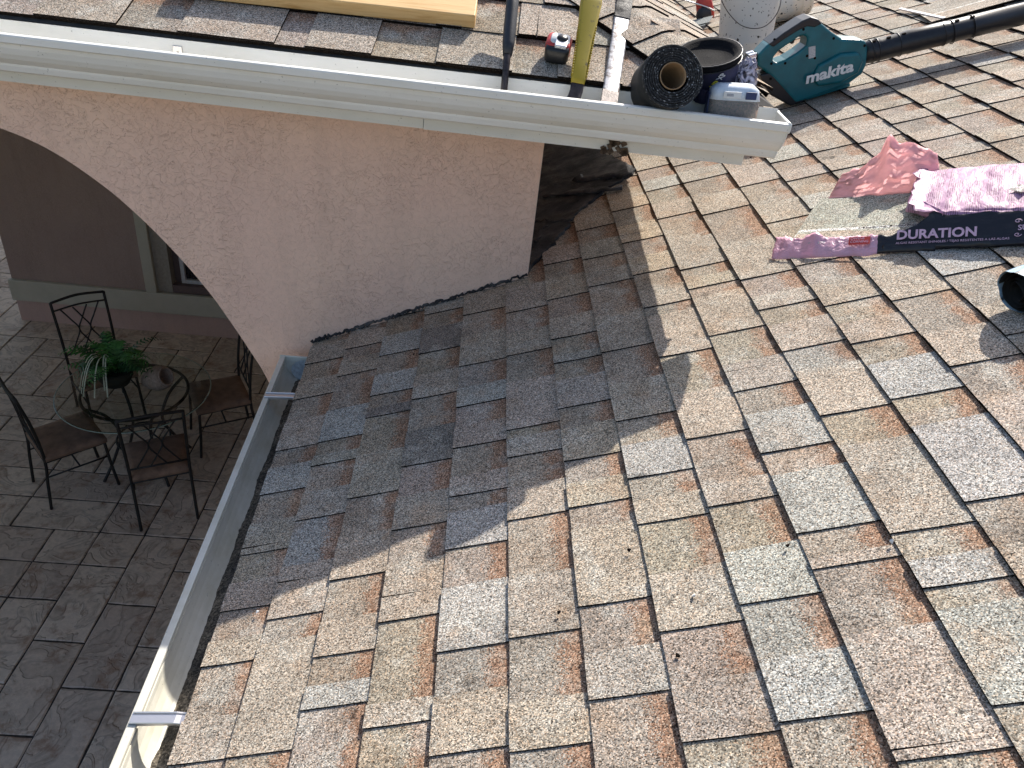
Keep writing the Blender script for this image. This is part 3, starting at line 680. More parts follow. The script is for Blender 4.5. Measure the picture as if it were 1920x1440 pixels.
# ------------------------------------------------------------------ gutters
def gutter_profile():
    return [(-.002, -.006), (-.002, -.118), (-.068, -.122), (-.074, -.118), (-.079, -.104), (-.079, -.098), (-.090, -.092), (-.103, -.080), (-.112, -.066), (-.1175, -.050), (-.1185, -.040), (-.119, -.037),
            (-.1295, -.036), (-.1325, -.033), (-.1335, -.018), (-.1325, -.0148), (-.130, -.0140), (-.117, -.0140), (-.1165, -.018), (-.118, -.026)]
def gutter(parent, fn, x0, x1, mat, joints=(), caps=(True, True)):
    pf = gutter_profile(); m_ = MB(); n = len(pf); st = 24
    vs = []; 
    for i in range(st + 1):
        xx = x0 + (x1 - x0) * i / st
        dz = .0016 * noise.noise(Vector((xx * 1.3, 2.0, 0))); dy = .0015 * noise.noise(Vector((xx * 1.7, 7.0, 0)))
        vs += [fn(xx, a + dy * (k > 5), b + dz * (k > 5)) for k, (a, b) in enumerate(pf)]
    fs = [(i*n+k, i*n+k+1, (i+1)*n+k+1, (i+1)*n+k) for i in range(st) for k in range(n-1)]
    m_.add(vs, fs); o = m_.build('trough', mat, parent)
    so = o.modifiers.new('thick', 'SOLIDIFY'); so.thickness = .0012; so.offset = 0
    for p in o.data.polygons: p.use_smooth = False
    cp = [(-.002, -.010)] + pf[1:16] + [(-.130, -.0130)]
    for xx, on, sg in ((x0, caps[0], -1), (x1, caps[1], 1)):
        if not on: continue
        m_ = MB(); m_.prism(cp, lambda a, b, y: fn(y, a, b), xx - sg * .001, xx + sg * .0025)
        rim = [fn(xx + sg * .003, a * 1.01, b) for a, b in cp]
        m_.tube([Vector(p) for p in rim], .0022, 5)
        m_.tube([fn(xx + sg * .0, -.006, -.0125), fn(xx + sg*.0, -.130, -.0125)], .0045, 6, flat=(1, .5))
        m_.build('end_cap', mat, parent)
    return o
pg = empty('porch_gutter', M_EAVE, 'white aluminium gutter along the porch eave with tools standing in it', 'gutter')
gutter(pg, lambda t, a, b: Vector((t, a - .001, b)), -PL, .0105, M_GUT)
# hanger clips inside the porch gutter
for xc in (-1.62, -2.25, -3.0):
    m_ = MB(); m_.box((xc - .012, -.0075, -.062), (xc + .012, -.004, -.022)); m_.box((xc - .014, -.03, -.066), (xc + .014, -.004, -.062)); o = m_.build('hanger_clip', M_ALU, pg, bevel=.001)
    m_ = MB(); m_.tube([(xc, -.0075, -.04), (xc, -.011, -.04)], .004, 8); m_.build('screw', M_MUD, o)
# granules gathered in the porch gutter
m_ = MB(); q = []
for i in range(60):
    for j in range(5):
        xx = -1.0 + i * .016; q.append((xx, -.012 - j * .014, -.116 + .012 * max(0, noise.noise(Vector((xx * 6, j * .6, 1)))) + (.075 * math.exp(-((xx + .545) / .045) ** 2) if j > 0 else .02*math.exp(-((xx + .545) / .045) ** 2))))
m_.add(q, [(i*5+j, (i+1)*5+j, (i+1)*5+j+1, i*5+j+1) for i in range(59) for j in range(4)]); o = m_.build('granule_deposit', M_SLUDGE, pg, True); o['kind'] = 'stuff'

GY = R(1.7)
M_LG = Matrix.Translation((-.475, .85, CZ - 1.484)) @ Matrix.Rotation(GY, 4, 'Z')
lg = empty('lower_gutter', M_LG, 'weathered cream gutter along the lower eave beside the patio', 'gutter')
gutter(lg, lambda t, a, b: Vector((a * 1.06, t, b)), -2.1, 1.512, M_GUT2)
for yc in (.105, 1.262, -.9):
    m_ = MB(); pr2 = [(-.138, -.020), (-.138, -.011), (-.05, -.006), (-.012, -.010), (-.012, -.018), (-.05, -.0125)]
    m_.prism(pr2, lambda a, b, y: Vector((a, y, b)), yc - .012, yc + .012)
    m_.tube([(-.136, yc - .0115, -.0085), (-.05, yc - .0115, -.004), (-.012, yc - .0115, -.008)], .002, 6); m_.tube([(-.136, yc + .0115, -.0085), (-.05, yc + .0115, -.004), (-.012, yc + .0115, -.008)], .002, 6)
    m_.build('hanger_strap', M_ALU, lg)
m_ = MB(); q = []; NX = 230
for i in range(NX):
    for j in range(7):
        yy = -1.2 + i * .0117
        q.append((-.004 - j * .0150, yy, -.080 - .020 * (j / 6) ** 2 + .010 * max(0, noise.noise(Vector((yy * 9, j * .8, 4)))) + .02 * (1 - j / 6) * (0.6 + 0.5*noise.noise(Vector((yy * 3, 0, 9)))) + rnd.uniform(0, .003)))
m_.add(q, [(i*7+j, (i+1)*7+j, (i+1)*7+j+1, i*7+j+1) for i in range(NX-1) for j in range(6)]); o = m_.build('granule_deposit', M_SLUDGE, lg, False); o['kind'] = 'stuff'
# silicone smear at the far end of the lower gutter
m_ = MB(); m_.lathe([(0.0, -.008), (.03, -.006), (.045, 0.0)], 16, M=Matrix.Translation((-.05, 1.500, -.062)) @ Matrix.Rotation(R(90), 4, 'X') @ Matrix.Scale(1.2, 4, (1, 0, 0))); m_.build('silicone_patch', plain('pale_sealant', (.6, .66, .7), .5, 0, .3, 60, .003), lg, True)

# ------------------------------------------------------------------ patio set
def make_chair(loc, face, label):
    """face: direction the sitter looks"""
    a = math.atan2(face[1], face[0]) - math.pi / 2
    c = empty('patio_chair', Matrix.Translation((*loc, 0)) @ Matrix.Rotation(a, 4, 'Z'), label, 'chair', 'four iron chairs round the glass table')
    r = .0115
    for sx in (-1, 1):
        MB().tube(smooth_line([(sx*.20, -.26, 0.0), (sx*.20, -.235, .25), (sx*.20, -.215, .45), (sx*.205, -.235, .74), (sx*.21, -.29, 1.04)], 4), r, 8).build('leg', M_IRON, c, True)['label'] = 'rear leg running up into the backrest post'
        MB().tube(smooth_line([(sx*.215, .235, 0.0), (sx*.21, .215, .2), (sx*.205, .20, .44)], 4), r, 8).build('leg', M_IRON, c, True)
    MB().tube(smooth_line([(-.21, -.29, 1.037), (0, -.305, 1.055), (.21, -.29, 1.037)], 6), r, 8).build('top_rail', M_IRON, c, True)
    MB().tube(smooth_line([(-.208, -.275, .965), (0, -.29, .975), (.208, -.275, .965)], 6), .008, 8).build('middle_rail', M_IRON, c, True)
    MB().tube([(-.203, -.225, .56), (.203, -.225, .56)], .008, 8).build('lower_rail', M_IRON, c, True)
    sc_ = MB()
    for x0, xmid, x1 in ((-.055, .045, -.055), (.055, -.045, .055), (-.15, -.045, -.15), (.15, .045, .15)):
        sc_.tube(smooth_line([(x0, -.278, .965), ((x0*.45+xmid*.55), -.262, .865), (xmid, -.25, .765), ((x1*.45+xmid*.55), -.238, .66), (x1, -.226, .56)], 5), .0065, 6)
    sc_.build('back_scroll', M_IRON, c, True)
    s = MB(); s.tube([(-.2, -.215, .43), (.2, -.215, .43), (.205, .2, .43), (-.205, .2, .43), (-.2, -.215, .43)], .009, 6); s.build('seat_frame', M_IRON, c)
    s = MB(); s.tube([(-.205, -.22, .3), (-.208, .205, .3)], .007, 6); s.tube([(.205, -.22, .3), (.208, .205, .3)], .007, 6); s.tube([(-.207, 0, .3), (.207, 0, .3)], .007, 6); s.build('stretcher', M_IRON, c, True)
    # cushion
    bm = bmesh.new(); bmesh.ops.create_grid(bm, x_segments=10, y_segments=10, size=.5)
    for v in bm.verts:
        ex = max(abs(v.co.x), abs(v.co.y)) * 2
        v.co.z = .475 + .022 * (1 - ex ** 4); wd = .42 if v.co.y > 0 else .40; v.co.x *= wd + .02; v.co.y = v.co.y * .44 + .0
    ex = bmesh.ops.extrude_face_region(bm, geom=bm.faces[:])
    for v in ex['geom']:
        if isinstance(v, bmesh.types.BMVert): v.co.z = .438
    bmesh.ops.recalc_face_normals(bm, faces=bm.faces)
    me = D.meshes.new('cushion'); bm.to_mesh(me); bm.free(); me.materials.append(M_CUSH)
    for p in me.polygons: p.use_smooth = True
    o = D.objects.new('seat_cushion', me); col.objects.link(o); o.parent = c
    return c
TC = (-2.57, 5.08)
make_chair((-2.27, 4.64), (-.43, .90), 'black iron chair with brown cushion, nearest the gutter, its back to the camera')
make_chair((-3.02, 4.80), (.72, .69), 'black iron chair with brown cushion at the left edge, seen side-on')
make_chair((-3.14, 5.72), (.67, -.74), 'black iron chair by the house wall, behind the green plant')
make_chair((-2.09, 5.52), (-.87, -.49), 'black iron chair beside the arch edge, facing left')
tb = empty('glass_table', Matrix.Translation((*TC, 0)), 'round glass patio table on a black ringed iron base', 'table')
m_ = MB(); m_.lathe([(0, .735), (.55, .735), (.555, .738), (.555, .742), (.55, .745), (0, .745)], 64); gt = m_.build('glass_top', M_GLASS, tb)
m_ = MB(); m_.tube([(.556*math.cos(t*math.pi/32), .556*math.sin(t*math.pi/32), .740) for t in range(65)], .0042, 6); m_.build('polished_edge', plain('green_glass_edge', (.30, .40, .36), .15), gt, True)
m_ = MB(); m_.tube([(.385*math.cos(t*math.pi/24), .385*math.sin(t*math.pi/24), .722) for t in range(49)], .012, 8); m_.build('ring', M_IRON, tb, True)
m_ = MB(); m_.tube([(.20*math.cos(t*math.pi/24), .20*math.sin(t*math.pi/24), .28) for t in range(49)], .009, 8); m_.build('lower_ring', M_IRON, tb, True)
for k in range(4):
    a = math.pi/4 + k*math.pi/2; ca, sa = math.cos(a), math.sin(a)
    MB().tube(smooth_line([(.36*ca, .36*sa, 0), (.24*ca, .24*sa, .2), (.17*ca, .17*sa, .4), (.25*ca, .25*sa, .6), (.385*ca, .385*sa, .715)], 5), .012, 8).build('leg', M_IRON, tb, True)
# plant in a dark bowl
pl = empty('fern_plant', Matrix.Translation((-2.74, 5.16, .746)) @ Matrix.Scale(1.3, 4), 'bushy green fern and spider plant arrangement on the glass table', 'plant')
m_ = MB(); m_.lathe([(.0, 0), (.075, 0), (.10, .05), (.09, .09), (.08, .085), (0, .08)], 20); m_.build('bowl', M_SOIL, pl, True)
def frond(mb, az, L, rise, droop, wl, nl=13):
    pts = []
    for i in range(nl + 1):
        t = i / nl; r_ = L * t; pts.append(Vector((math.cos(az) * r_, math.sin(az) * r_, .07 + rise * math.sin(t * 2.2) - droop * t * t)))
    sd = Vector((-math.sin(az), math.cos(az), 0))
    for i in range(1, nl):
        t = i / nl; p = pts[i]; d = (pts[i+1] - pts[i-1]).normalized(); ll = wl * math.sin(math.pi * (t * .85 + .12))
        for s_ in (-1, 1):
            tip = p + sd * s_ * ll + d * ll * .5 + Vector((0, 0, -.25 * ll + rnd.uniform(-.006, .006))); w_ = d * ll * .17
            mb.add([p - w_, p + w_, (p + tip)/2 + w_*1.1 + Vector((0, 0, .004)), tip, (p + tip)/2 - w_*1.1 + Vector((0, 0, .004))], [(0, 1, 2, 3, 4)])
fa, fb_ = MB(), MB()
for i in range(52): frond(fa if i % 2 else fb_, rnd.uniform(0, 6.28), rnd.uniform(.15, .30), rnd.uniform(.05, .2), rnd.uniform(.0, .14), rnd.uniform(.03, .055))
frond(fb_, .8, .34, .18, .05, .035, 15)
fa.build('light_fronds', M_FERN, pl); fb_.build('dark_fronds', M_FERN2, pl)
m_ = MB()
for i in range(6):
    az = -1.7 + rnd.uniform(-.7, .7); L = rnd.uniform(.14, .24); sd = Vector((-math.sin(az), math.cos(az), 0)) * .004
    ps = [Vector((math.cos(az)*L*t, math.sin(az)*L*t, .12 + .16*math.sin(t*2.6) - .17*t*t)) for t in [k/8 for k in range(9)]]
    for p, q in zip(ps[:-1], ps[1:]): m_.add([p - sd, p + sd, q + sd, q - sd], [(0, 1, 2, 3)])
m_.build('striped_leaves', M_STRIPE, pl)
vs_ = empty('tan_vase', Matrix.Translation((-2.44, 5.17, .80)) @ Matrix.Rotation(R(62), 4, 'Y') @ Matrix.Rotation(R(15), 4, 'X'), 'tan textured vase tipped on its side beside the fern', 'vase')
m_ = MB(); m_.lathe([(.03, -.11), (.05, -.10), (.085, -.03), (.10, .04), (.09, .10), (.07, .12), (.06, .115), (.07, .05), (0, .0)], 28, wob=lambda a, z: .002*math.sin(14*a)); m_.build('body', M_BASKET, vs_, True)
m_ = MB(); m_.tube([(.068*math.cos(t*math.pi/12), .068*math.sin(t*math.pi/12), .12) for t in range(25)], .008, 6); m_.build('rim', M_BASKET, vs_, True)

# ------------------------------------------------------------------ things on the porch roof and in its gutter
def PT(a, b, h): return M_PORCH @ Vector((a, b, h))
# lumber
lum = empty('lumber_board', M_PORCH @ Matrix.Translation((-1.665, .166, .0115)) @ Matrix.Rotation(R(1.0), 4, 'Z'), 'short yellow pine two-by-four lying on the porch shingles', 'lumber')
m_ = MB(); m_.box((0, 0, 0), (.825, .089, .038)); m_.build('plank', M_WOOD, lum, bevel=.003)

def frame_from(p0, p1, upv):
    """matrix with local z from p0 to p1, local x as close to world side as possible, facing upv along y"""
    z = (p1 - p0).normalized(); x_ = z.cross(Vector(upv)).normalized() * -1; y = z.cross(x_)
    return Matrix(((x_.x, y.x, z.x, p0.x), (x_.y, y.y, z.y, p0.y), (x_.z, y.z, z.z, p0.z), (0, 0, 0, 1)))
# dark gripped bar
p0 = M_EAVE @ Vector((-.737, -.078, -.060)); p1 = M_EAVE @ Vector((-.742, .205, .212)); Mt = frame_from(p0, p1, (0, -1, 1))
t1 = empty('ripping_hammer', Mt, 'dark steel tool with perforated charcoal rubber grip standing in the porch gutter', 'hammer')
L = (p1 - p0).length
m_ = MB(); m_.tube([(0, 0, 0), (0, 0, .14), (0, 0, .165)], [.0092, .0096, .0125], 12); m_.build('shaft', M_STEEL_D, t1, True)
m_ = MB(); m_.tube([(0, 0, .150), (0, 0, .185), (0, 0, .23), (0, 0, L - .1), (0, 0, L - .02), (0, 0, L)], [.0125, .0165, .0175, .0172, .0185, .010], 16); gr = m_.build('grip', M_RUBBER, t1, True)
m_ = MB()
for k in range(14):
    for j, a in enumerate((-.75, 0.0, .75)):
        aa = -math.pi/2 + a; z_ = .215 + k * .0125 + (.006 if j % 2 else 0); c_ = Vector((math.cos(aa), math.sin(aa), 0)) * .0168
        m_.tube([c_ + Vector((0, 0, z_)), c_ * 1.06 + Vector((0, 0, z_))], .0023, 8)
m_.build('dimple', M_EDGE, gr)['kind'] = 'stuff'
m_ = MB(); m_.tube(smooth_line([(-.03, 0, .0), (-.015, 0, .004), (.015, 0, .004), (.03, 0, -.002)], 4), [.0105]*13, 8); m_.build('head', M_STEEL_D, t1, True)
# tape measure
tp = empty('tape_measure', M_PORCH @ Matrix.Translation((-.604, .093, .0115)) @ Matrix.Rotation(R(-6), 4, 'Z'), 'black and red tape measure with chrome clip on the porch shingles', 'tape measure')
def ring2(w_, d_, r_, n=5):
    out = []
    for cx_, cy_, a0 in ((w_-r_, d_-r_, 0), (-w_+r_, d_-r_, 90), (-w_+r_, -d_+r_, 180), (w_-r_, -d_+r_, 270)):
        for k in range(n): a = R(a0 + 90*k/(n-1)); out.append((cx_ + r_*math.cos(a), cy_ + r_*math.sin(a)))
    return out
def stack(levels, mat, name, par, fn=lambda a, b, z: Vector((a, b, z)), smooth=True):
    m2 = MB(); n = None; vs = []
    for (w_, d_, r_, z, ox, oy) in levels:
        rg = ring2(w_, d_, r_); n = len(rg); vs += [fn(a + ox, b + oy, z) for a, b in rg]
    fs = [(i*n+k, i*n+(k+1) % n, (i+1)*n+(k+1) % n, (i+1)*n+k) for i in range(len(levels)-1) for k in range(n)] + [tuple(range(n-1, -1, -1)), tuple((len(levels)-1)*n+k for k in range(n))]
    m2.add(vs, fs); return m2.build(name, mat, par, smooth)
stack([(.030, .034, .012, 0, 0, 0), (.033, .037, .015, .008, 0, 0), (.033, .037, .015, .034, 0, 0), (.030, .033, .014, .042, 0, .001)], M_BLKP, 'case', tp)
stack([(.0345, .030, .012, .012, 0, .010), (.0345, .032, .012, .036, 0, .010), (.031, .029, .012, .0455, 0, .008)], M_RED, 'side_shell', tp)
stack([(.026, .024, .012, .044, .003, .012), (.026, .024, .012, .0468, .003, .012)], M_WHITEP, 'top_plate', tp)
m_ = MB(); m_.box((-.008, -.026, .047), (.024, .006, .050)); m_.box((-.008, -.029, .030), (.024, -.026, .050)); clip = m_.build('belt_clip', M_CHROME, tp, bevel=.002)
m_ = MB(); m_.lathe([(0, 0), (.014, 0), (.0155, .004), (.012, .008), (0, .009)], 18, M=Matrix.Translation((.008, .010, .047))); m_.build('clip_hub', M_BLKP, tp, True)
# yellow handled tool
p0 = M_EAVE @ Vector((-.545, -.040, -.012)); p1 = M_EAVE @ Vector((-.522, .20, .205)); Mt = frame_from(p0, p1, (0, -1, 1))
t2 = empty('yellow_handled_bar', Mt, 'pry tool with dirty ribbed yellow handle and dark bent blade in the porch gutter', 'pry bar')
L = (p1 - p0).length
m_ = MB(); prof = [(.022, .018, .006), (.035, .0195, .008), (.09, .0195, .009), (.16, .0215, .010), (.21, .0255, .011), (.28, .030, .012), (L + .06, .026, .012)]
vs2 = []; n2 = None
for z_, hw_, ht_ in prof:
    rg = ring2(hw_, ht_, min(hw_, ht_) * .7, 4); n2 = len(rg); vs2 += [(a, b, z_) for a, b in rg]
m_.add(vs2, [(i*n2+k, i*n2+(k+1) % n2, (i+1)*n2+(k+1) % n2, (i+1)*n2+k) for i in range(len(prof)-1) for k in range(n2)] + [tuple(range(n2-1, -1, -1)), tuple((len(prof)-1)*n2+k for k in range(n2))])
hd = m_.build('handle', M_YEL, t2, True)
m_ = MB()
for k in range(20):
    z_ = .045 + k * .0082; hw_ = .0200 + .00022 * k
    for s_ in (-1, 1): m_.box((s_*hw_ - .0025, -.0085, z_), (s_*hw_ + .0015, .0085, z_ + .0042), M=Matrix.Rotation(0, 4, 'X'))
m_.build('rib', M_YEL, hd, bevel=.001)['kind'] = 'stuff'
m_ = MB()
bl = [(.0, .032, .0), (.0, .02, .0), (-.002, 0, 0), (.004, -.03, -.004), (.014, -.055, -.010)]
bl = [(0.0, .045), (0.0, .0), (.003, -.02), (.014, -.05)]
vs3 = []
for (ox, z_) in bl: vs3 += [(ox - .0175, -.003, z_), (ox + .0175, -.003, z_), (ox + .0175, .003, z_), (ox - .0175, .003, z_)]
m_.add(vs3, [(i*4+k, i*4+(k+1) % 4, (i+1)*4+(k+1) % 4, (i+1)*4+k) for i in range(3) for k in range(4)] + [(3, 2, 1, 0), (12, 13, 14, 15)]); m_.build('blade', M_STEEL_D, t2, bevel=.0015)
# steel flat bar
p0 = M_EAVE @ Vector((-.458, -.080, -.020)); p1 = PT(-.413, .40, .026); Mt = frame_from(p0, p1, (0, -1, 1))
t3 = empty('flat_pry_bar', Mt, 'worn silver steel flat pry bar with a nail hole, leaning over the gutter', 'pry bar')
L = (p1 - p0).length; m_ = MB(); vs3 = []; sec = [(-.023, -.0), (-.019, -.009), (-.008, -.0145), (.008, -.0145), (.019, -.009), (.023, -.0), (.018, .003), (-.018, .003)]
lv = [(0, .98, .25), (.03, 1, .3), (.055, .98, .7), (.09, .98, 1), (.25, .96, 1), (.29, .96, .7), (.31, 1.0, .35), (.36, 1.0, .3), (L + .08, 1.05, .3)]
for z_, kx, ky in lv: vs3 += [(a*kx, b*ky, z_) for a, b in sec]
m_.add(vs3, [(i*8+k, i*8+(k+1) % 8, (i+1)*8+(k+1) % 8, (i+1)*8+k) for i in range(len(lv)-1) for k in range(8)] + [tuple(range(7, -1, -1)), tuple((len(lv)-1)*8+k for k in range(8))]); m_.build('bar', M_STEEL, t3, True, bevel=0)
m_ = MB(); m_.tube([(0, -.0055, .345), (0, -.003, .345)], .006, 12, flat=(1, 1.3)); m_.build('nail_hole', M_EDGE, t3)
m_ = MB(); m_.box((-.0225, -.0045, -.02), (.0225, .002, .045)); m_.build('tip', M_STEEL_D, t3, bevel=.001)
m_ = MB(); m_.box((-.0235, -.0048, .385), (.0235, .003, L + .081)); m_.build('tarred_end', M_TAR, t3, bevel=.001)

# roll of bitumen membrane
Dc = Vector((.452, 2.085, CZ - .388)); Fc = Vector((.447, 2.225, CZ - .452))
axis = (Dc - Fc).normalized(); Mr = axis.to_track_quat('Z', 'Y').to_matrix().to_4x4(); Mr.translation = Fc
ro = empty('membrane_roll', Mr, 'roll of black granulated roofing membrane on a cardboard core, resting in the gutter', 'roll')
Lr = (Dc - Fc).length; Rr = .0765; Rc = .033
m_ = MB(); m_.lathe([(Rc, 0), (Rr, 0), (Rr, Lr), (Rr - .003, Lr + .001)], 48, wob=lambda a, z: .0012 * math.sin(3*a + 1)); m_.build('outer_wrap', M_FELT, ro, True)
m_ = MB(); turns = 7; n_ = 48; ins = []; 
for i in range(turns * n_ + 1):
    a = 2 * math.pi * i / n_; r_ = Rc + .002 + (Rr - Rc - .003) * i / (turns * n_)
    wv = Lr + .0022 * noise.noise(Vector((math.cos(a) * 3, math.sin(a) * 3, i * .02)))
    ins.append((Vector((r_*math.cos(a), r_*math.sin(a), wv)), Vector(((r_ + .0040)*math.cos(a), (r_ + .0040)*math.sin(a), wv + .0005)), a, r_))
vs3 = []; fs3 = []
for i, (p, q, a, r_) in enumerate(ins):
    vs3 += [p + Vector((0, 0, -.012)), p + Vector((0, 0, .001)), q + Vector((0, 0, .001)), q + Vector((0, 0, -.012))]
    if i: b0 = 4*(i-1); fs3 += [(b0+k, b0+k+1, b0+5+k, b0+4+k) for k in range(3)]
m_.add(vs3, fs3); m_.build('coil', M_BITUM, ro)
m_ = MB(); m_.lathe([(Rc, Lr - .005), (Rc + .001, Lr + .002), (Rc - .0015, Lr + .0022), (Rc - .0022, Lr), (Rc - .0022, .004), (0, .004)], 40); m_.build('core', M_CARD, ro, True)

# nail jar in the gutter
ja = empty('nail_jar', M_EAVE @ Matrix.Translation((-.128, -.066, -.066)) @ Matrix.Rotation(R(-6), 4, 'X') @ Matrix.Rotation(R(-3), 4, 'Y') @ Matrix.Scale(1.16, 4, (0, 0, 1)), 'clear plastic nail jar with a pale label lying in the porch gutter', 'jar')
body = [(.055, .030, .018, 0, 0, 0), (.066, .040, .025, .012, 0, 0), (.067, .042, .026, .06, 0, 0), (.066, .041, .026, .075, 0, 0), (.060, .036, .026, .094, 0, 0), (.045, .024, .02, .104, 0, 0)]
stack(body, M_CLEAR, 'shell', ja)
stack([(.052, .028, .018, .004, 0, 0), (.063, .038, .024, .014, 0, 0), (.064, .0395, .025, .060, 0, 0), (.05, .028, .018, .068, 0, 0)], M_NAILS, 'nails', ja)
stack([(.0672, .0422, .026, .072, 0, 0), (.0615, .0372, .026, .0945, 0, 0), (.046, .025, .02, .105, 0, 0)], M_LABEL, 'label_wrap', ja)
m_ = MB(); m_.box((.022, -.0435, .076), (.050, -.0405, .092)); m_.build('label_block', M_LABELN, ja, bevel=.001)
m_ = MB(); m_.box((-.036, -.0437, .077), (.010, -.0407, .091)); lb = m_.build('label_plate', M_WHITEP, ja, bevel=.001)
text('barcode_lettering', 'IIIIIIIII', Matrix.Translation((-.028, -.0440, .081)) @ Matrix.Rotation(R(90), 4, 'X'), .008, M_LABELN, lb, depth=.0001)
m_ = MB(); m_.box((-.0695, -.025, .015), (-.0665, .012, .085)); m_.build('side_stripe', M_LABELN, ja, bevel=.001)
# bent wire hook behind the jar
hk = empty('bent_steel_hook', M_EAVE @ Matrix.Translation((-.11, .05, .0)), 'bent bare steel rod hooked up behind the nail jar', 'hook')
MB().tube(smooth_line([(-.055, .0, .02), (-.02, .0, .045), (.02, 0, .066), (.045, 0, .062), (.056, 0, .045), (.048, 0, .022), (.03, 0, .004)], 6), .0042, 8).build('rod', M_STEEL, hk, True)

# ------------------------------------------------------------------ things on the main roof
def RM(s_, y_, h_=0.0, rz=0.0): return M_ROOF @ Matrix.Translation((s_, y_, h_)) @ Matrix.Rotation(rz, 4, 'Z')
# bucket with navy tool organiser
po = empty('tool_pouch', M_EAVE @ Matrix.Translation((-.180, .050, .012)) @ Matrix.Rotation(R(14), 4, 'X') @ Matrix.Rotation(R(-14), 4, 'Y') @ Matrix.Scale(.60, 4) @ Matrix.Scale(.50, 4, (0, 0, 1)), 'round navy canvas tool pouch with black rim and lettering, behind the membrane roll', 'tool bag')
m_ = MB(); m_.lathe([(.0, .0), (.115, .0), (.125, .02), (.132, .22), (.137, .30)], 40, wob=lambda a, z: .007 * math.sin(5*a + z*8) * math.exp(-((z-.14)/.12)**2)); m_.build('canvas_skirt', M_NAVY, po, True)
m_ = MB(); m_.lathe([(.134, .285), (.141, .285), (.143, .30), (.143, .350), (.137, .356), (.122, .348), (.112, .315), (.06, .30), (0, .31)], 40); rm = m_.build('rim_band', M_BLKF, po, True)
m_ = MB()
for hz_ in (.292, .352):
    m_.tube([((.144)*math.cos(t*math.pi/40), (.144)*math.sin(t*math.pi/40), hz_ + .0015*math.sin(t*2.6)) for t in range(81)], .0045, 6)
m_.build('piping', M_BLKP, rm, True)
for k, (a0, wd, hh) in enumerate(((-100, .09, .13), (-50, .08, .12), (-150, .08, .14), (20, .09, .12))):
    m_ = MB(); vs3 = []; a = R(a0)
    for i in range(9):
        t = i / 8; aa = a + (t - .5) * wd / .13; bul = .012 + .016 * math.sin(math.pi * t)
        for z_ in (.02, hh * .6, hh + .03 + .008*math.sin(i)): vs3.append((math.cos(aa)*(.127 + bul), math.sin(aa)*(.127 + bul), z_))
    m_.add(vs3, [(i*3+k2, (i+1)*3+k2, (i+1)*3+k2+1, i*3+k2+1) for i in range(8) for k2 in range(2)]); m_.build('pocket', M_NAVY, po, True)
def cyl_text(nm, body, a0, z_, size, mat):
    A = R(a0); Mx = Matrix.Translation((math.cos(A)*.142, math.sin(A)*.142, z_)) @ Matrix.Rotation(A + math.pi/2, 4, 'Z') @ Matrix.Rotation(R(90), 4, 'X') @ Matrix.Rotation(R(62), 4, 'Z')
    text(nm, body, Mx, size, mat, po, depth=.001, offset=.001)
cyl_text('lettering', 'UP', -84, .155, .045, plain('yellow_print', (.5, .45, .03), .6)); cyl_text('lettering', 'XP', -73, .215, .042, M_GREYP)
# crumpled wrap hanging from the pocket
wr = empty('crumpled_wrap', M_EAVE @ Matrix.Translation((-.095, .035, -.005)) @ Matrix.Scale(.52, 4), 'crumpled silver and lilac plastic wrap between the tool pouch and the blower', 'wrapper')
bm = bmesh.new(); bmesh.ops.create_icosphere(bm, subdivisions=4, radius=.085)
for v in bm.verts:
    v.co *= 1 + .35 * noise.noise(v.co * 22) + .2 * noise.noise(v.co * 55); v.co.z = v.co.z * 1.35 + .10; v.co.y *= .7; v.co.x *= .85
me = D.meshes.new('wrap'); bm.to_mesh(me); bm.free(); me.materials.append(M_WRAP)
o = D.objects.new('film', me); col.objects.link(o); o.parent = wr

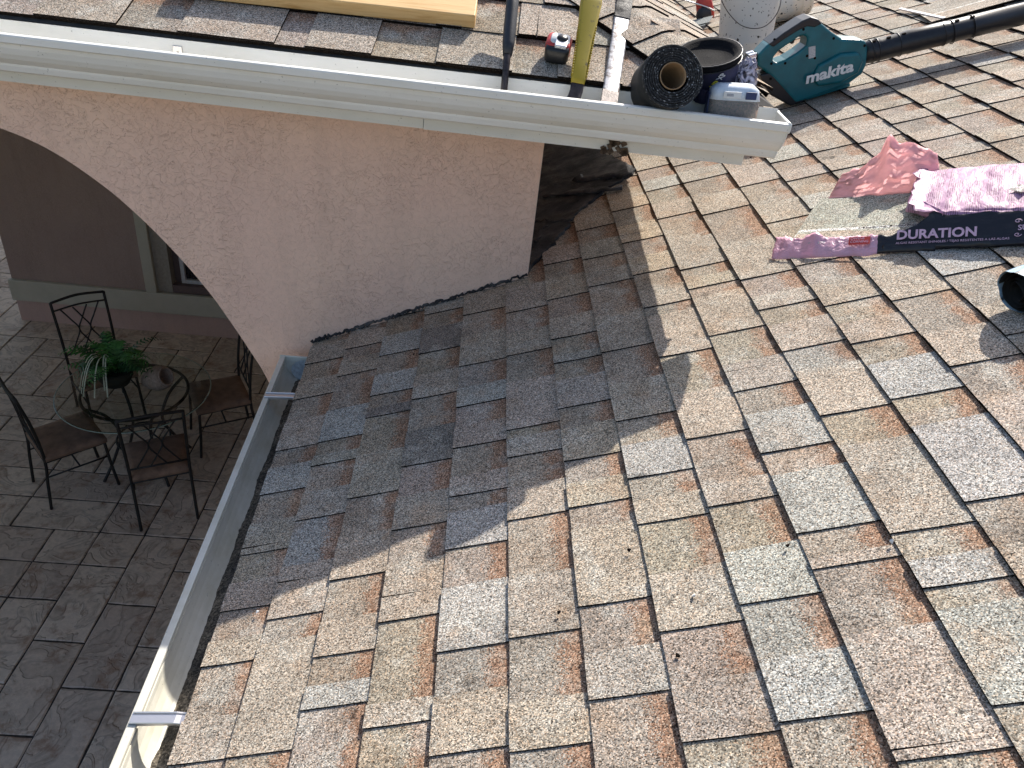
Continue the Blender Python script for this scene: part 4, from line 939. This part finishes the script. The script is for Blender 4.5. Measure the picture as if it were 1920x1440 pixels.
# blower
bl_ = empty('leaf_blower', RM(0.0, 3.50, 0.0), 'teal cordless leaf blower with long black tube lying on the roof', 'leaf blower')
out = [(0.790, .215), (.800, .262), (.835, .285), (.905, .312), (.985, .336), (1.015, .340), (1.045, .322), (1.095, .262), (1.135, .222), (1.205, .198), (1.228, .185), (1.232, .150), (1.224, .090), (1.205, .058), (1.150, .034), (1.05, .026), (.965, .020), (.925, .018), (.885, .085), (.845, .150), (.815, .190)]
hole = [(.858, .232), (.880, .250), (.930, .268), (.970, .282), (.990, .280), (1.000, .262), (.990, .238), (.955, .222), (.905, .208), (.868, .206), (.852, .214)]
def ring_shell(name, outer, inner, y0, y1, mat, par, bev=.012):
    """solid plate with one hole, built from quads between evenly resampled loops"""
    def resample(pl, n):
        pl = pl + [pl[0]]; d = [0]
        for a, b in zip(pl[:-1], pl[1:]): d.append(d[-1] + math.hypot(b[0]-a[0], b[1]-a[1]))
        res = []
        for k in range(n):
            t = d[-1] * k / n; i = max(j for j in range(len(d)-1) if d[j] <= t); f = (t - d[i]) / (d[i+1] - d[i]); res.append((pl[i][0] + (pl[i+1][0]-pl[i][0])*f, pl[i][1] + (pl[i+1][1]-pl[i][1])*f))
        return res
    bm = bmesh.new()
    ov = [bm.verts.new((a, y0, b)) for a, b in outer]; iv = [bm.verts.new((a, y0, b)) for a, b in inner] if inner else []
    ed = [bm.edges.new((ov[i], ov[(i+1) % len(ov)])) for i in range(len(ov))] + ([bm.edges.new((iv[i], iv[(i+1) % len(iv)])) for i in range(len(iv))] if inner else [])
    bmesh.ops.triangle_fill(bm, use_beauty=True, edges=ed)
    ex = bmesh.ops.extrude_face_region(bm, geom=bm.faces[:])
    for v in ex['geom']:
        if isinstance(v, bmesh.types.BMVert): v.co.y = y1
    bmesh.ops.recalc_face_normals(bm, faces=bm.faces)
    me = D.meshes.new(name); bm.to_mesh(me); bm.free(); me.materials.append(mat)
    o = D.objects.new(name, me); col.objects.link(o); o.parent = par
    bv = o.modifiers.new('bevel', 'BEVEL'); bv.width = bev; bv.segments = 3; bv.limit_method = 'ANGLE'; bv.angle_limit = R(50)
    return o
ring_shell('housing', out, hole, -.048, .052, M_TEAL, bl_)
ring_shell('grip_overmould', [(.842, .289), (.905, .315), (.985, .340), (1.018, .343), (1.046, .326), (1.06, .306), (1.03, .300), (1.0, .312), (.96, .306), (.90, .288), (.86, .272)], None, -.052, .056, M_BLKP, bl_, .006)
ring_shell('battery', [(.905, .012), (.965, .014), (.935, .060), (.880, .130), (.835, .175), (.795, .178), (.80, .14), (.83, .08)], None, -.046, .050, M_BLKP, bl_, .008)
ring_shell('latch', [(.742, .238), (.765, .262), (.800, .262), (.800, .205), (.765, .205)], None, -.030, .034, M_BLKP, bl_, .006)
m_ = MB(); m_.box((.765, -.032, .246), (.795, -.006, .265)); m_.box((.765, .008, .246), (.795, .034, .265)); m_.build('latch_contact', M_CHROME, bl_, bevel=.002)
ring_shell('trigger', [(.925, .272), (.945, .250), (.955, .256), (.962, .276)], None, -.010, .014, M_BLKP, bl_, .003)
ring_shell('motor_bulge', [(1.02, .065), (1.11, .052), (1.185, .072), (1.205, .11), (1.19, .155), (1.12, .170), (1.03, .150), (1.0, .11)], None, -.066, -.045, M_TEAL, bl_, .014)
ring_shell('spec_sticker', [(.995, .185), (1.022, .183), (1.026, .228), (.999, .231)], None, -.0492, -.0482, M_GREYP, bl_, .0001)
for a, b in ((.868, .30), (.985, .305), (1.02, .18), (.90, .195), (.845, .21), (.835, .15), (.99, .198), (1.10, .235), (1.22, .17)): MB().tube([(a, -.0495, b), (a, -.0470, b)], .0055, 10).build('screw_hole', M_EDGE, bl_)
m_ = MB(); m_.tube([(1.215, .002, .127), (1.30, .002, .122), (1.40, .002, .119), (1.405, .002, .119), (1.56, .002, .110), (1.565, .002, .110), (2.02, .002, .085)], [.043, .0445, .0445, .0465, .046, .0440, .0430], 28); m_.build('tube', M_BLKP, bl_, True)
for s_ in (1.26, 1.285, 1.37, 1.545, 1.58, 1.66):
    zc = .127 - (s_ - 1.215) * .052; MB().tube([(s_, .002 + .0462*math.cos(t*math.pi/14), zc + .0462*math.sin(t*math.pi/14)) for t in range(29)], .0022, 6).build('tube_rib', M_BLKP, bl_, True)
for s_ in (1.27, 1.33, 1.39, 1.60, 1.66): zc = .127 - (s_ - 1.215) * .052 + .042; MB().tube([(s_, -.012, zc - .002), (s_, -.012, zc + .003)], .009, 10).build('locking_slot', M_EDGE, bl_)
ft = ring_shell('foot_rib', [(.975, .012), (1.16, .016), (1.16, .034), (.975, .030)], None, -.03, .03, M_TEAL, bl_, .004)
text('makita_lettering', 'makita', Matrix.Translation((.968, -.0672, .094)) @ Matrix.Rotation(R(90), 4, 'X') @ Matrix.Rotation(R(-1.5), 4, 'Z'), .060, M_WHITEP, bl_, shear=.18, offset=.0021, width=.196)

# buckets
bk = empty('white_bucket', RM(.955, 4.48, .012) @ Matrix.Rotation(R(15), 4, 'Y'), 'upright tar-spattered white plastic bucket behind the blower', 'bucket')
m_ = MB(); m_.lathe([(0, .012), (.125, .012), (.127, .0), (.131, .0), (.134, .02), (.148, .30), (.150, .31), (.158, .312), (.158, .318), (.150, .320), (.151, .36), (.157, .362), (.157, .372), (.147, .372), (.128, .02), (0, .02)], 48); m_.build('pail', M_BUCKET, bk, True)
m_ = MB(); m_.tube(smooth_line([(-.156, 0, .335), (-.150, -.07, .26), (-.07, -.15, .175), (.04, -.165, .165), (.12, -.12, .235), (.156, 0, .335)], 7), .0022, 6); m_.build('wire_handle', M_STEEL_D, bk, True)
b2 = empty('tipped_bucket', RM(1.09, 4.92, .165) @ Matrix.Rotation(R(90), 4, 'Y') @ Matrix.Rotation(R(-8), 4, 'X'), 'second white bucket lying on its side against the upright one', 'bucket')
m_ = MB(); m_.lathe([(0, .012), (.125, .012), (.127, .0), (.131, .0), (.134, .02), (.148, .27), (.150, .28), (.158, .282), (.158, .288), (.150, .290), (.151, .33), (.157, .332), (.157, .342), (.147, .342), (.128, .02), (0, .02)], 48); m_.build('pail', M_BUCKET, b2, True)
m_ = MB()
for k in range(7):
    a = R(200 + k * 14); m_.tube([(.1505*math.cos(a), .1505*math.sin(a), .26 - rnd.uniform(0, .05)), (.152*math.cos(a), .152*math.sin(a), .30), (.153*math.cos(a), .153*math.sin(a), .335)], [.001, rnd.uniform(.002, .005), .003], 6)
m_.build('tar_drip', M_TAR, b2, True)
# red chalk reel behind the buckets
rr = empty('chalk_reel', RM(.985, 5.55, .012), 'red and grey chalk line reel partly hidden behind the white bucket', 'chalk reel')
stack([(.05, .03, .02, .02, 0, 0), (.055, .034, .025, .05, 0, 0), (.05, .034, .025, .13, 0, 0), (.03, .025, .02, .17, 0, 0)], M_RED, 'case', rr)
m_ = MB(); m_.lathe([(0, -.012), (.045, -.012), (.05, 0), (.045, .012), (0, .012)], 20, M=Matrix.Translation((-.02, -.045, .055)) @ Matrix.Rotation(R(90), 4, 'X')); m_.build('wheel', M_RUBBER, rr, True)
MB().tube(smooth_line([(-.16, -.02, .2), (-.08, -.04, .15), (.0, -.05, .10), (.05, -.05, .06)], 4), .005, 6).build('crank', M_ALU, rr, True)
# pile of grey strip shingles
for k in range(5):
    m_ = MB(); a0 = rnd.uniform(-.04, .04); vs3 = []
    for i in range(9):
        t = i / 8; z_ = .028 + .006 * k + .02 * math.sin(t * math.pi) * .4 + (.015 * t * t)
        for yv in (-.09, .09): vs3.append((-.2 + .42*t, yv * (1 - .12*t) + a0, z_))
    nn_ = len(vs3); vs3 += [(p[0], p[1], p[2] - .0035) for p in vs3]
    fs3 = [(i*2, i*2+2, i*2+3, i*2+1) for i in range(8)] + [(nn_+i*2+1, nn_+i*2+3, nn_+i*2+2, nn_+i*2) for i in range(8)] + [(i*2, nn_+i*2, nn_+i*2+2, i*2+2) for i in range(8)] + [(i*2+1, i*2+3, nn_+i*2+3, nn_+i*2+1) for i in range(8)] + [(0, 1, nn_+1, nn_), (16, nn_+16, nn_+17, 17)]
    m_.add(vs3, fs3); o = m_.build('grey_strip_shingle', [M_STRIP]); o.matrix_world = RM(.72 + .012*k, 5.45 - .01*k, .0, R(-38 + 4*k))
    tag(o, ('lowest', 'second lowest', 'middle', 'second highest', 'topmost')[k] + ' grey strip shingle of the loose pile beyond the hip', 'shingle', 'pile of grey strip shingles')
# loose replacement shingle and thin metal bar
lsn = empty('loose_shingle', RM(2.03, 3.99, .016, R(-7)), 'loose unlaid shingle lying behind the blower tube', 'shingle')
sm = ShMesh(); xs = [-.30 + .06*i for i in range(14)]
for y0_, y1_, tn in ((.0, .12, 't'), (.12, .135, 'w'), (.135, .33, 'g')):
    sm.quad_grid([[Vector((v, y1_, .006 + .001*math.sin(v*9))) for v in xs], [Vector((v, y0_, .006 + .001*math.sin(v*9))) for v in xs]][::-1], (*[c*(1.5 if tn == 'w' else .9) for c in TINT[tn]], 1), (-1, -1))
sm.quad_grid([[Vector((v, 0, .006)) for v in xs], [Vector((v, 0, -.002)) for v in xs]], (.02,)*3 + (1,), (-1, -1), 1); sm.build('strip', lsn)
mbx = empty('metal_bar', RM(1.765, 4.22, .018, R(-84)), 'thin grey metal bar pinned by the loose shingle', 'bar')
m_ = MB(); m_.box((-.20, -.008, 0), (.20, .008, .008)); m_.build('rod', M_ALU, mbx, bevel=.002)

# pale blue film roll at the right edge
rb = empty('underlayment_roll', RM(.868, 1.600, .064, R(14)), 'small roll of black underlayment with wrinkled pale blue film, at the right edge', 'roll')
prof = []; 
m_ = MB(); Lb = .26; vs3 = []; nA, nB = 44, 26
for j in range(nB + 1):
    u = j / nB * Lb
    for i in range(nA):
        a = 2*math.pi*i/nA; r_ = .053 + .0035*noise.noise(Vector((u*9, math.cos(a)*2.5, math.sin(a)*2.5))) + .0022*noise.noise(Vector((u*5, math.cos(a)*9, math.sin(a)*9)))
        vs3.append((u + .006*noise.noise(Vector((0, math.cos(a)*2, math.sin(a)*2)))*(j == 0), r_*math.cos(a)*1.06, r_*math.sin(a)*.95))
m_.add(vs3, [(j*nA+i, j*nA+(i+1) % nA, (j+1)*nA+(i+1) % nA, (j+1)*nA+i) for j in range(nB) for i in range(nA)] + [tuple(nB*nA+i for i in range(nA))]); m_.build('film_wrap', M_BLUEF, rb, True)
m_ = MB(); vs3 = []; K = 130
for i in range(K + 1):
    a = 2*math.pi*i/32; r_ = .051 - .034*i/K + .0015*math.sin(i*.7)
    for u in (.002 + .006*math.sin(i*.21), .2): vs3.append((u, r_*math.cos(a)*1.06, r_*math.sin(a)*.93))
m_.add(vs3, [(i*2, i*2+1, i*2+3, i*2+2) for i in range(K)]); m_.build('coil', M_FELT, rb, True)

# ------------------------------------------------------------------ bundle of shingles in torn pink wrapper
HB = R(-28.4)
pk = empty('shingle_bundle', RM(.489, 2.169, .011, HB), 'opened bundle of roof shingles in torn pink and black printed wrapper', 'shingle bundle')
rb2 = random.Random(11)
def nz(a, b, k, s=1.0): return noise.noise(Vector((a * 9 * s, b * 9 * s, k)))
# remaining shingles inside
for k in range(5):
    sm = ShMesh(); x0_ = .020 + .004*k + rb2.uniform(0, .008); x1_ = 1.0; z_ = 0.005 + .0046*k; xs = [x0_ + (x1_ - x0_)*i/14 for i in range(15)]
    pts = []
    strips = [(.044, .085, 't'), (.085, .098, 'd' if k < 4 else 'g'), (.098, .112, 'w'), (.112, .325, 'g')]
    for y0_, y1_, tn in strips:
        col_ = TINT[tn] if tn != 'g' else (.36, .36, .30)
        if tn == 'w': col_ = (.62, .61, .58)
        sm.quad_grid([[Vector((v - .05*(1-y0_/.33)*0 + .10*max(0, y0_-.1), y0_, z_)) for v in xs], [Vector((v + .10*max(0, y1_-.1), y1_, z_)) for v in xs]], (*col_, 1), (-1, -1))
    e0 = [Vector((x0_ + .10*max(0, v-.1), v, z_)) for v in (.044, .1, .325)]
    sm.quad_grid([[p - Vector((0, 0, .005)) for p in e0], e0], (.02,)*3+(1,), (-1, -1), 1)
    e0 = [Vector((v, .044, z_)) for v in xs]
    sm.quad_grid([e0, [p - Vector((0, 0, .005)) for p in e0]], (.02,)*3+(1,), (-1, -1), 1)
    sg = sm.build('spare_shingle', pk)
    if k == 4:
        for (xa, xb, tn) in ((.10, .20, 'r'), (.36, .46, 'd')):
            m_ = ShMesh(); m_.quad_grid([[Vector((xa, .046, z_+.0035)), Vector((xb, .046, z_+.0035))], [Vector((xa+.006, .088, z_+.0035)), Vector((xb-.006, .088, z_+.0035))]], (*TINT[tn], 1), (-1, -1)); m_.build('tab', sg)
        text('lettering', 'Owens Corning SureNail', Matrix.Translation((.43, .108, z_+.001)) @ Matrix.Rotation(math.pi, 4, 'Z'), .012, M_EDGE, sg, depth=.0002, width=.22)
# wrapper body: a wrinkled tube, u from the tear to beyond the frame
def sec(t):
    """cross-section: t 0..1 from near bottom edge over the top to the far bottom"""
    P_ = [(.000, .000), (-.004, .010), (.022, .036), (.060, .068), (.075, .074), (.20, .080), (.33, .078), (.385, .060), (.41, .025), (.412, .0)]
    f = t * (len(P_) - 1); i = min(int(f), len(P_) - 2); f -= i; return P_[i][0] + (P_[i+1][0]-P_[i][0])*f, P_[i][1] + (P_[i+1][1]-P_[i][1])*f
NU, NT = 70, 54; vs3 = []; fcs = []; mis = []
for j in range(NU + 1):
    for i in range(NT + 1):
        t = i / NT; a, b_ = sec(t)
        u0 = .345 + .02*nz(t*3, 0, 3) + .018*nz(t*14, 0, 5) + (.055 * max(0, 1 - abs(t - .36)/.1))
        if t < .34: u0 = .285 + .11*min(1, max(0, (t - .20)/.12)) + .010*nz(t*14, 0, 5)
        u = u0 + (1.10 - u0) * (j / NU) ** 1.15
        wr_ = (.003 if t < .33 else .006) * (nz(u*1.6, t*4, 9) + .6*nz(u*4, t*9, 4))
        edge = max(0, 1 - j/5) * .012 * (t > .3)
        vs3.append((u, a - (wr_ if t < .33 else 0), b_ + (wr_ if t >= .33 else wr_*.5) * (1 if 0.05 < t < .97 else 0) + edge))
for j in range(NU):
    for i in range(NT):
        fcs.append((j*(NT+1)+i, (j+1)*(NT+1)+i, (j+1)*(NT+1)+i+1, j*(NT+1)+i+1)); t = i / NT
        mis.append(1 if t < .335 else (0 if t < .345 else (2 if t < .93 else 0)))
wp = mk('wrapper', vs3, fcs, [M_PINK, M_BLKFILM, M_PINKT], pk, True, mis)
wp.modifiers.new('thick', 'SOLIDIFY').thickness = .0008
# low near-side flap: pink at its tip, black towards the body
vs3 = []; fcs = []; mis = []; NU2, NT2 = 60, 8
for j in range(NU2 + 1):
    f = j / NU2; u = -.015 + .43 * f
    top = .030 + .008*nz(f*6, 0, 2) + .020*math.exp(-((f-.27)/.05)**2) + .006*math.exp(-((f-.1)/.06)**2)
    if f > .6: top = .034 + .004*nz(f*9, 0, 2)
    for i in range(NT2 + 1):
        t = i / NT2; a = -.022 + .060*t + .004*nz(u*3, t*3, 1) ; h = (top + .002) * t**.7 + (0.004*nz(u*7, t*5, 6) if i else 0)
        if f < .12: a += .02*(.12-f)/.12*t
        if f > .62: a = a*(1-min(1,(f-.62)/.06)) + min(1,(f-.62)/.06)*(-.010 + .036*t)
        vs3.append((u + .01*t*nz(u*4, t, 8), a, max(h, 0)))
for j in range(NU2):
    for i in range(NT2): fcs.append((j*(NT2+1)+i, (j+1)*(NT2+1)+i, (j+1)*(NT2+1)+i+1, j*(NT2+1)+i+1)); mis.append(1 if j/NU2 > .665 else 0)
fl = mk('near_flap', vs3, fcs, [M_PINK, M_BLKFILM], pk, True, mis); fl.modifiers.new('thick', 'SOLIDIFY').thickness = .0008
# far torn wing standing up, inside of the film showing
vs3 = []; fcs = []; NA, NB_ = 26, 16
for j in range(NA + 1):
    f = j / NA; u = .085 + .32 * f
    hmax = .040 + .095 * math.exp(-((f - .66)/.40)**2) + .045*math.exp(-((f-.52)/.07)**2) + .014*nz(f*6, 0, 7)
    for i in range(NB_ + 1):
        t = i / NB_
        vs3.append((u + .05*t*(1-f) - .02*t, .318 + .10*t + .014*nz(u*3, t*2, 3) + .006*nz(u*8, t*6, 5), .022 + hmax*t*(1 - .1*t) + .006*nz(u*4, t*4, 2)*t))
for j in range(NA):
    for i in range(NB_): fcs.append((j*(NB_+1)+i, (j+1)*(NB_+1)+i, (j+1)*(NB_+1)+i+1, j*(NB_+1)+i+1))
tw = mk('torn_wing', vs3, fcs, [M_PINKIN], pk, True); tw.modifiers.new('thick', 'SOLIDIFY').thickness = .0008
# ragged lip hanging over the shingles at the mouth of the wrapper
vs3 = []; fcs = []
for j in range(19):
    f = j / 18; a = .06 + .27*f
    for i in range(6):
        t = i/5; vs3.append((.405 - .055*min(1, f*3)*1 - t*(.022 + .012*nz(f*9, 0, 1)) + (.03*(1-f) if f < .3 else 0), a, .078 - .035*t**1.5 + .006*nz(f*8, t*2, 4) + .01*(1-t)*(f > .8)))
for j in range(18):
    for i in range(5): fcs.append((j*6+i, (j+1)*6+i, (j+1)*6+i+1, j*6+i+1))
tl = mk('torn_lip', vs3, fcs, [M_PINKT], pk, True); tl.modifiers.new('thick', 'SOLIDIFY').thickness = .0008
# printing on the slanted near side
ang = math.atan2(.068 - .010, .060 + .004)
def NM(u, q, off=.006): 
    return Matrix.Translation((u, -.004 + q*math.cos(ang), .010 + q*math.sin(ang))) @ Matrix.Rotation(ang, 4, 'X') @ Matrix.Translation((0, 0, off))
text('duration_lettering', 'DURATION', NM(.318, .024), .036, M_PINKINK, wp, offset=.0011, width=.19, depth=.0003)
text('small_lettering', 'ALGAE RESISTANT SHINGLES / TEJAS RESISTENTES A LAS ALGAS', NM(.318, .010), .0085, M_PINKINK, wp, width=.265, depth=.0002)
text('seal_lettering', 'SU', NM(.60, .034), .020, M_PINKINK, wp, depth=.0003, offset=.0003)
m_ = MB()
for k, (oy, sg) in enumerate(((.062, 1), (.026, -1))):
    Mx = NM(.60, oy - .004, .007)
    for cxx in (.0, .03): m_.tube([Mx @ Vector((cxx + (.009 - .0006*t)*math.cos(t*.6*sg), (.006 - .0004*t)*math.sin(t*.6*sg), 0)) for t in range(14)], .0011, 5)
m_.build('scroll_ornament', M_PINKINK, wp, True)['kind'] = 'stuff'
m_ = MB(); Mx = Matrix.Translation((.196, .001, .0245)) @ Matrix.Rotation(R(28), 4, 'X')
m_.add([Mx @ Vector(p) for p in ((0, 0, 0), (.056, 0, 0), (.056, .026, 0), (0, .026, 0))], [(0, 1, 2, 3)]); lab = m_.build('red_label', M_RED, fl)
text('label_lettering', 'OWENS\nCORNING', Matrix.Translation((.196, .001, .0245)) @ Matrix.Rotation(R(28), 4, 'X') @ Matrix.Translation((.004, .0165, .0006)), .0105, M_PINKINK, lab, width=.047, depth=.0002)
text('shade_lettering', 'AMBER', Matrix.Translation((.085, .001, .0245)) @ Matrix.Rotation(R(28), 4, 'X') @ Matrix.Translation((0, .008, .002)), .010, M_GREYP, fl, width=.05, depth=.0002)
m_ = MB(); Mx = Matrix.Translation((.60, .16, .0865)) @ Matrix.Rotation(R(52), 4, 'Z'); m_.box((-.018, -.018, 0), (.018, .018, .0006), M=Mx); dm = m_.build('black_diamond', M_BLKFILM, wp)
text('diamond_lettering', 'ALL', Matrix.Translation((.60, .16, .0873)) @ Matrix.Rotation(R(7), 4, 'Z'), .012, M_PINKINK, dm, 'CENTER', depth=.0002)
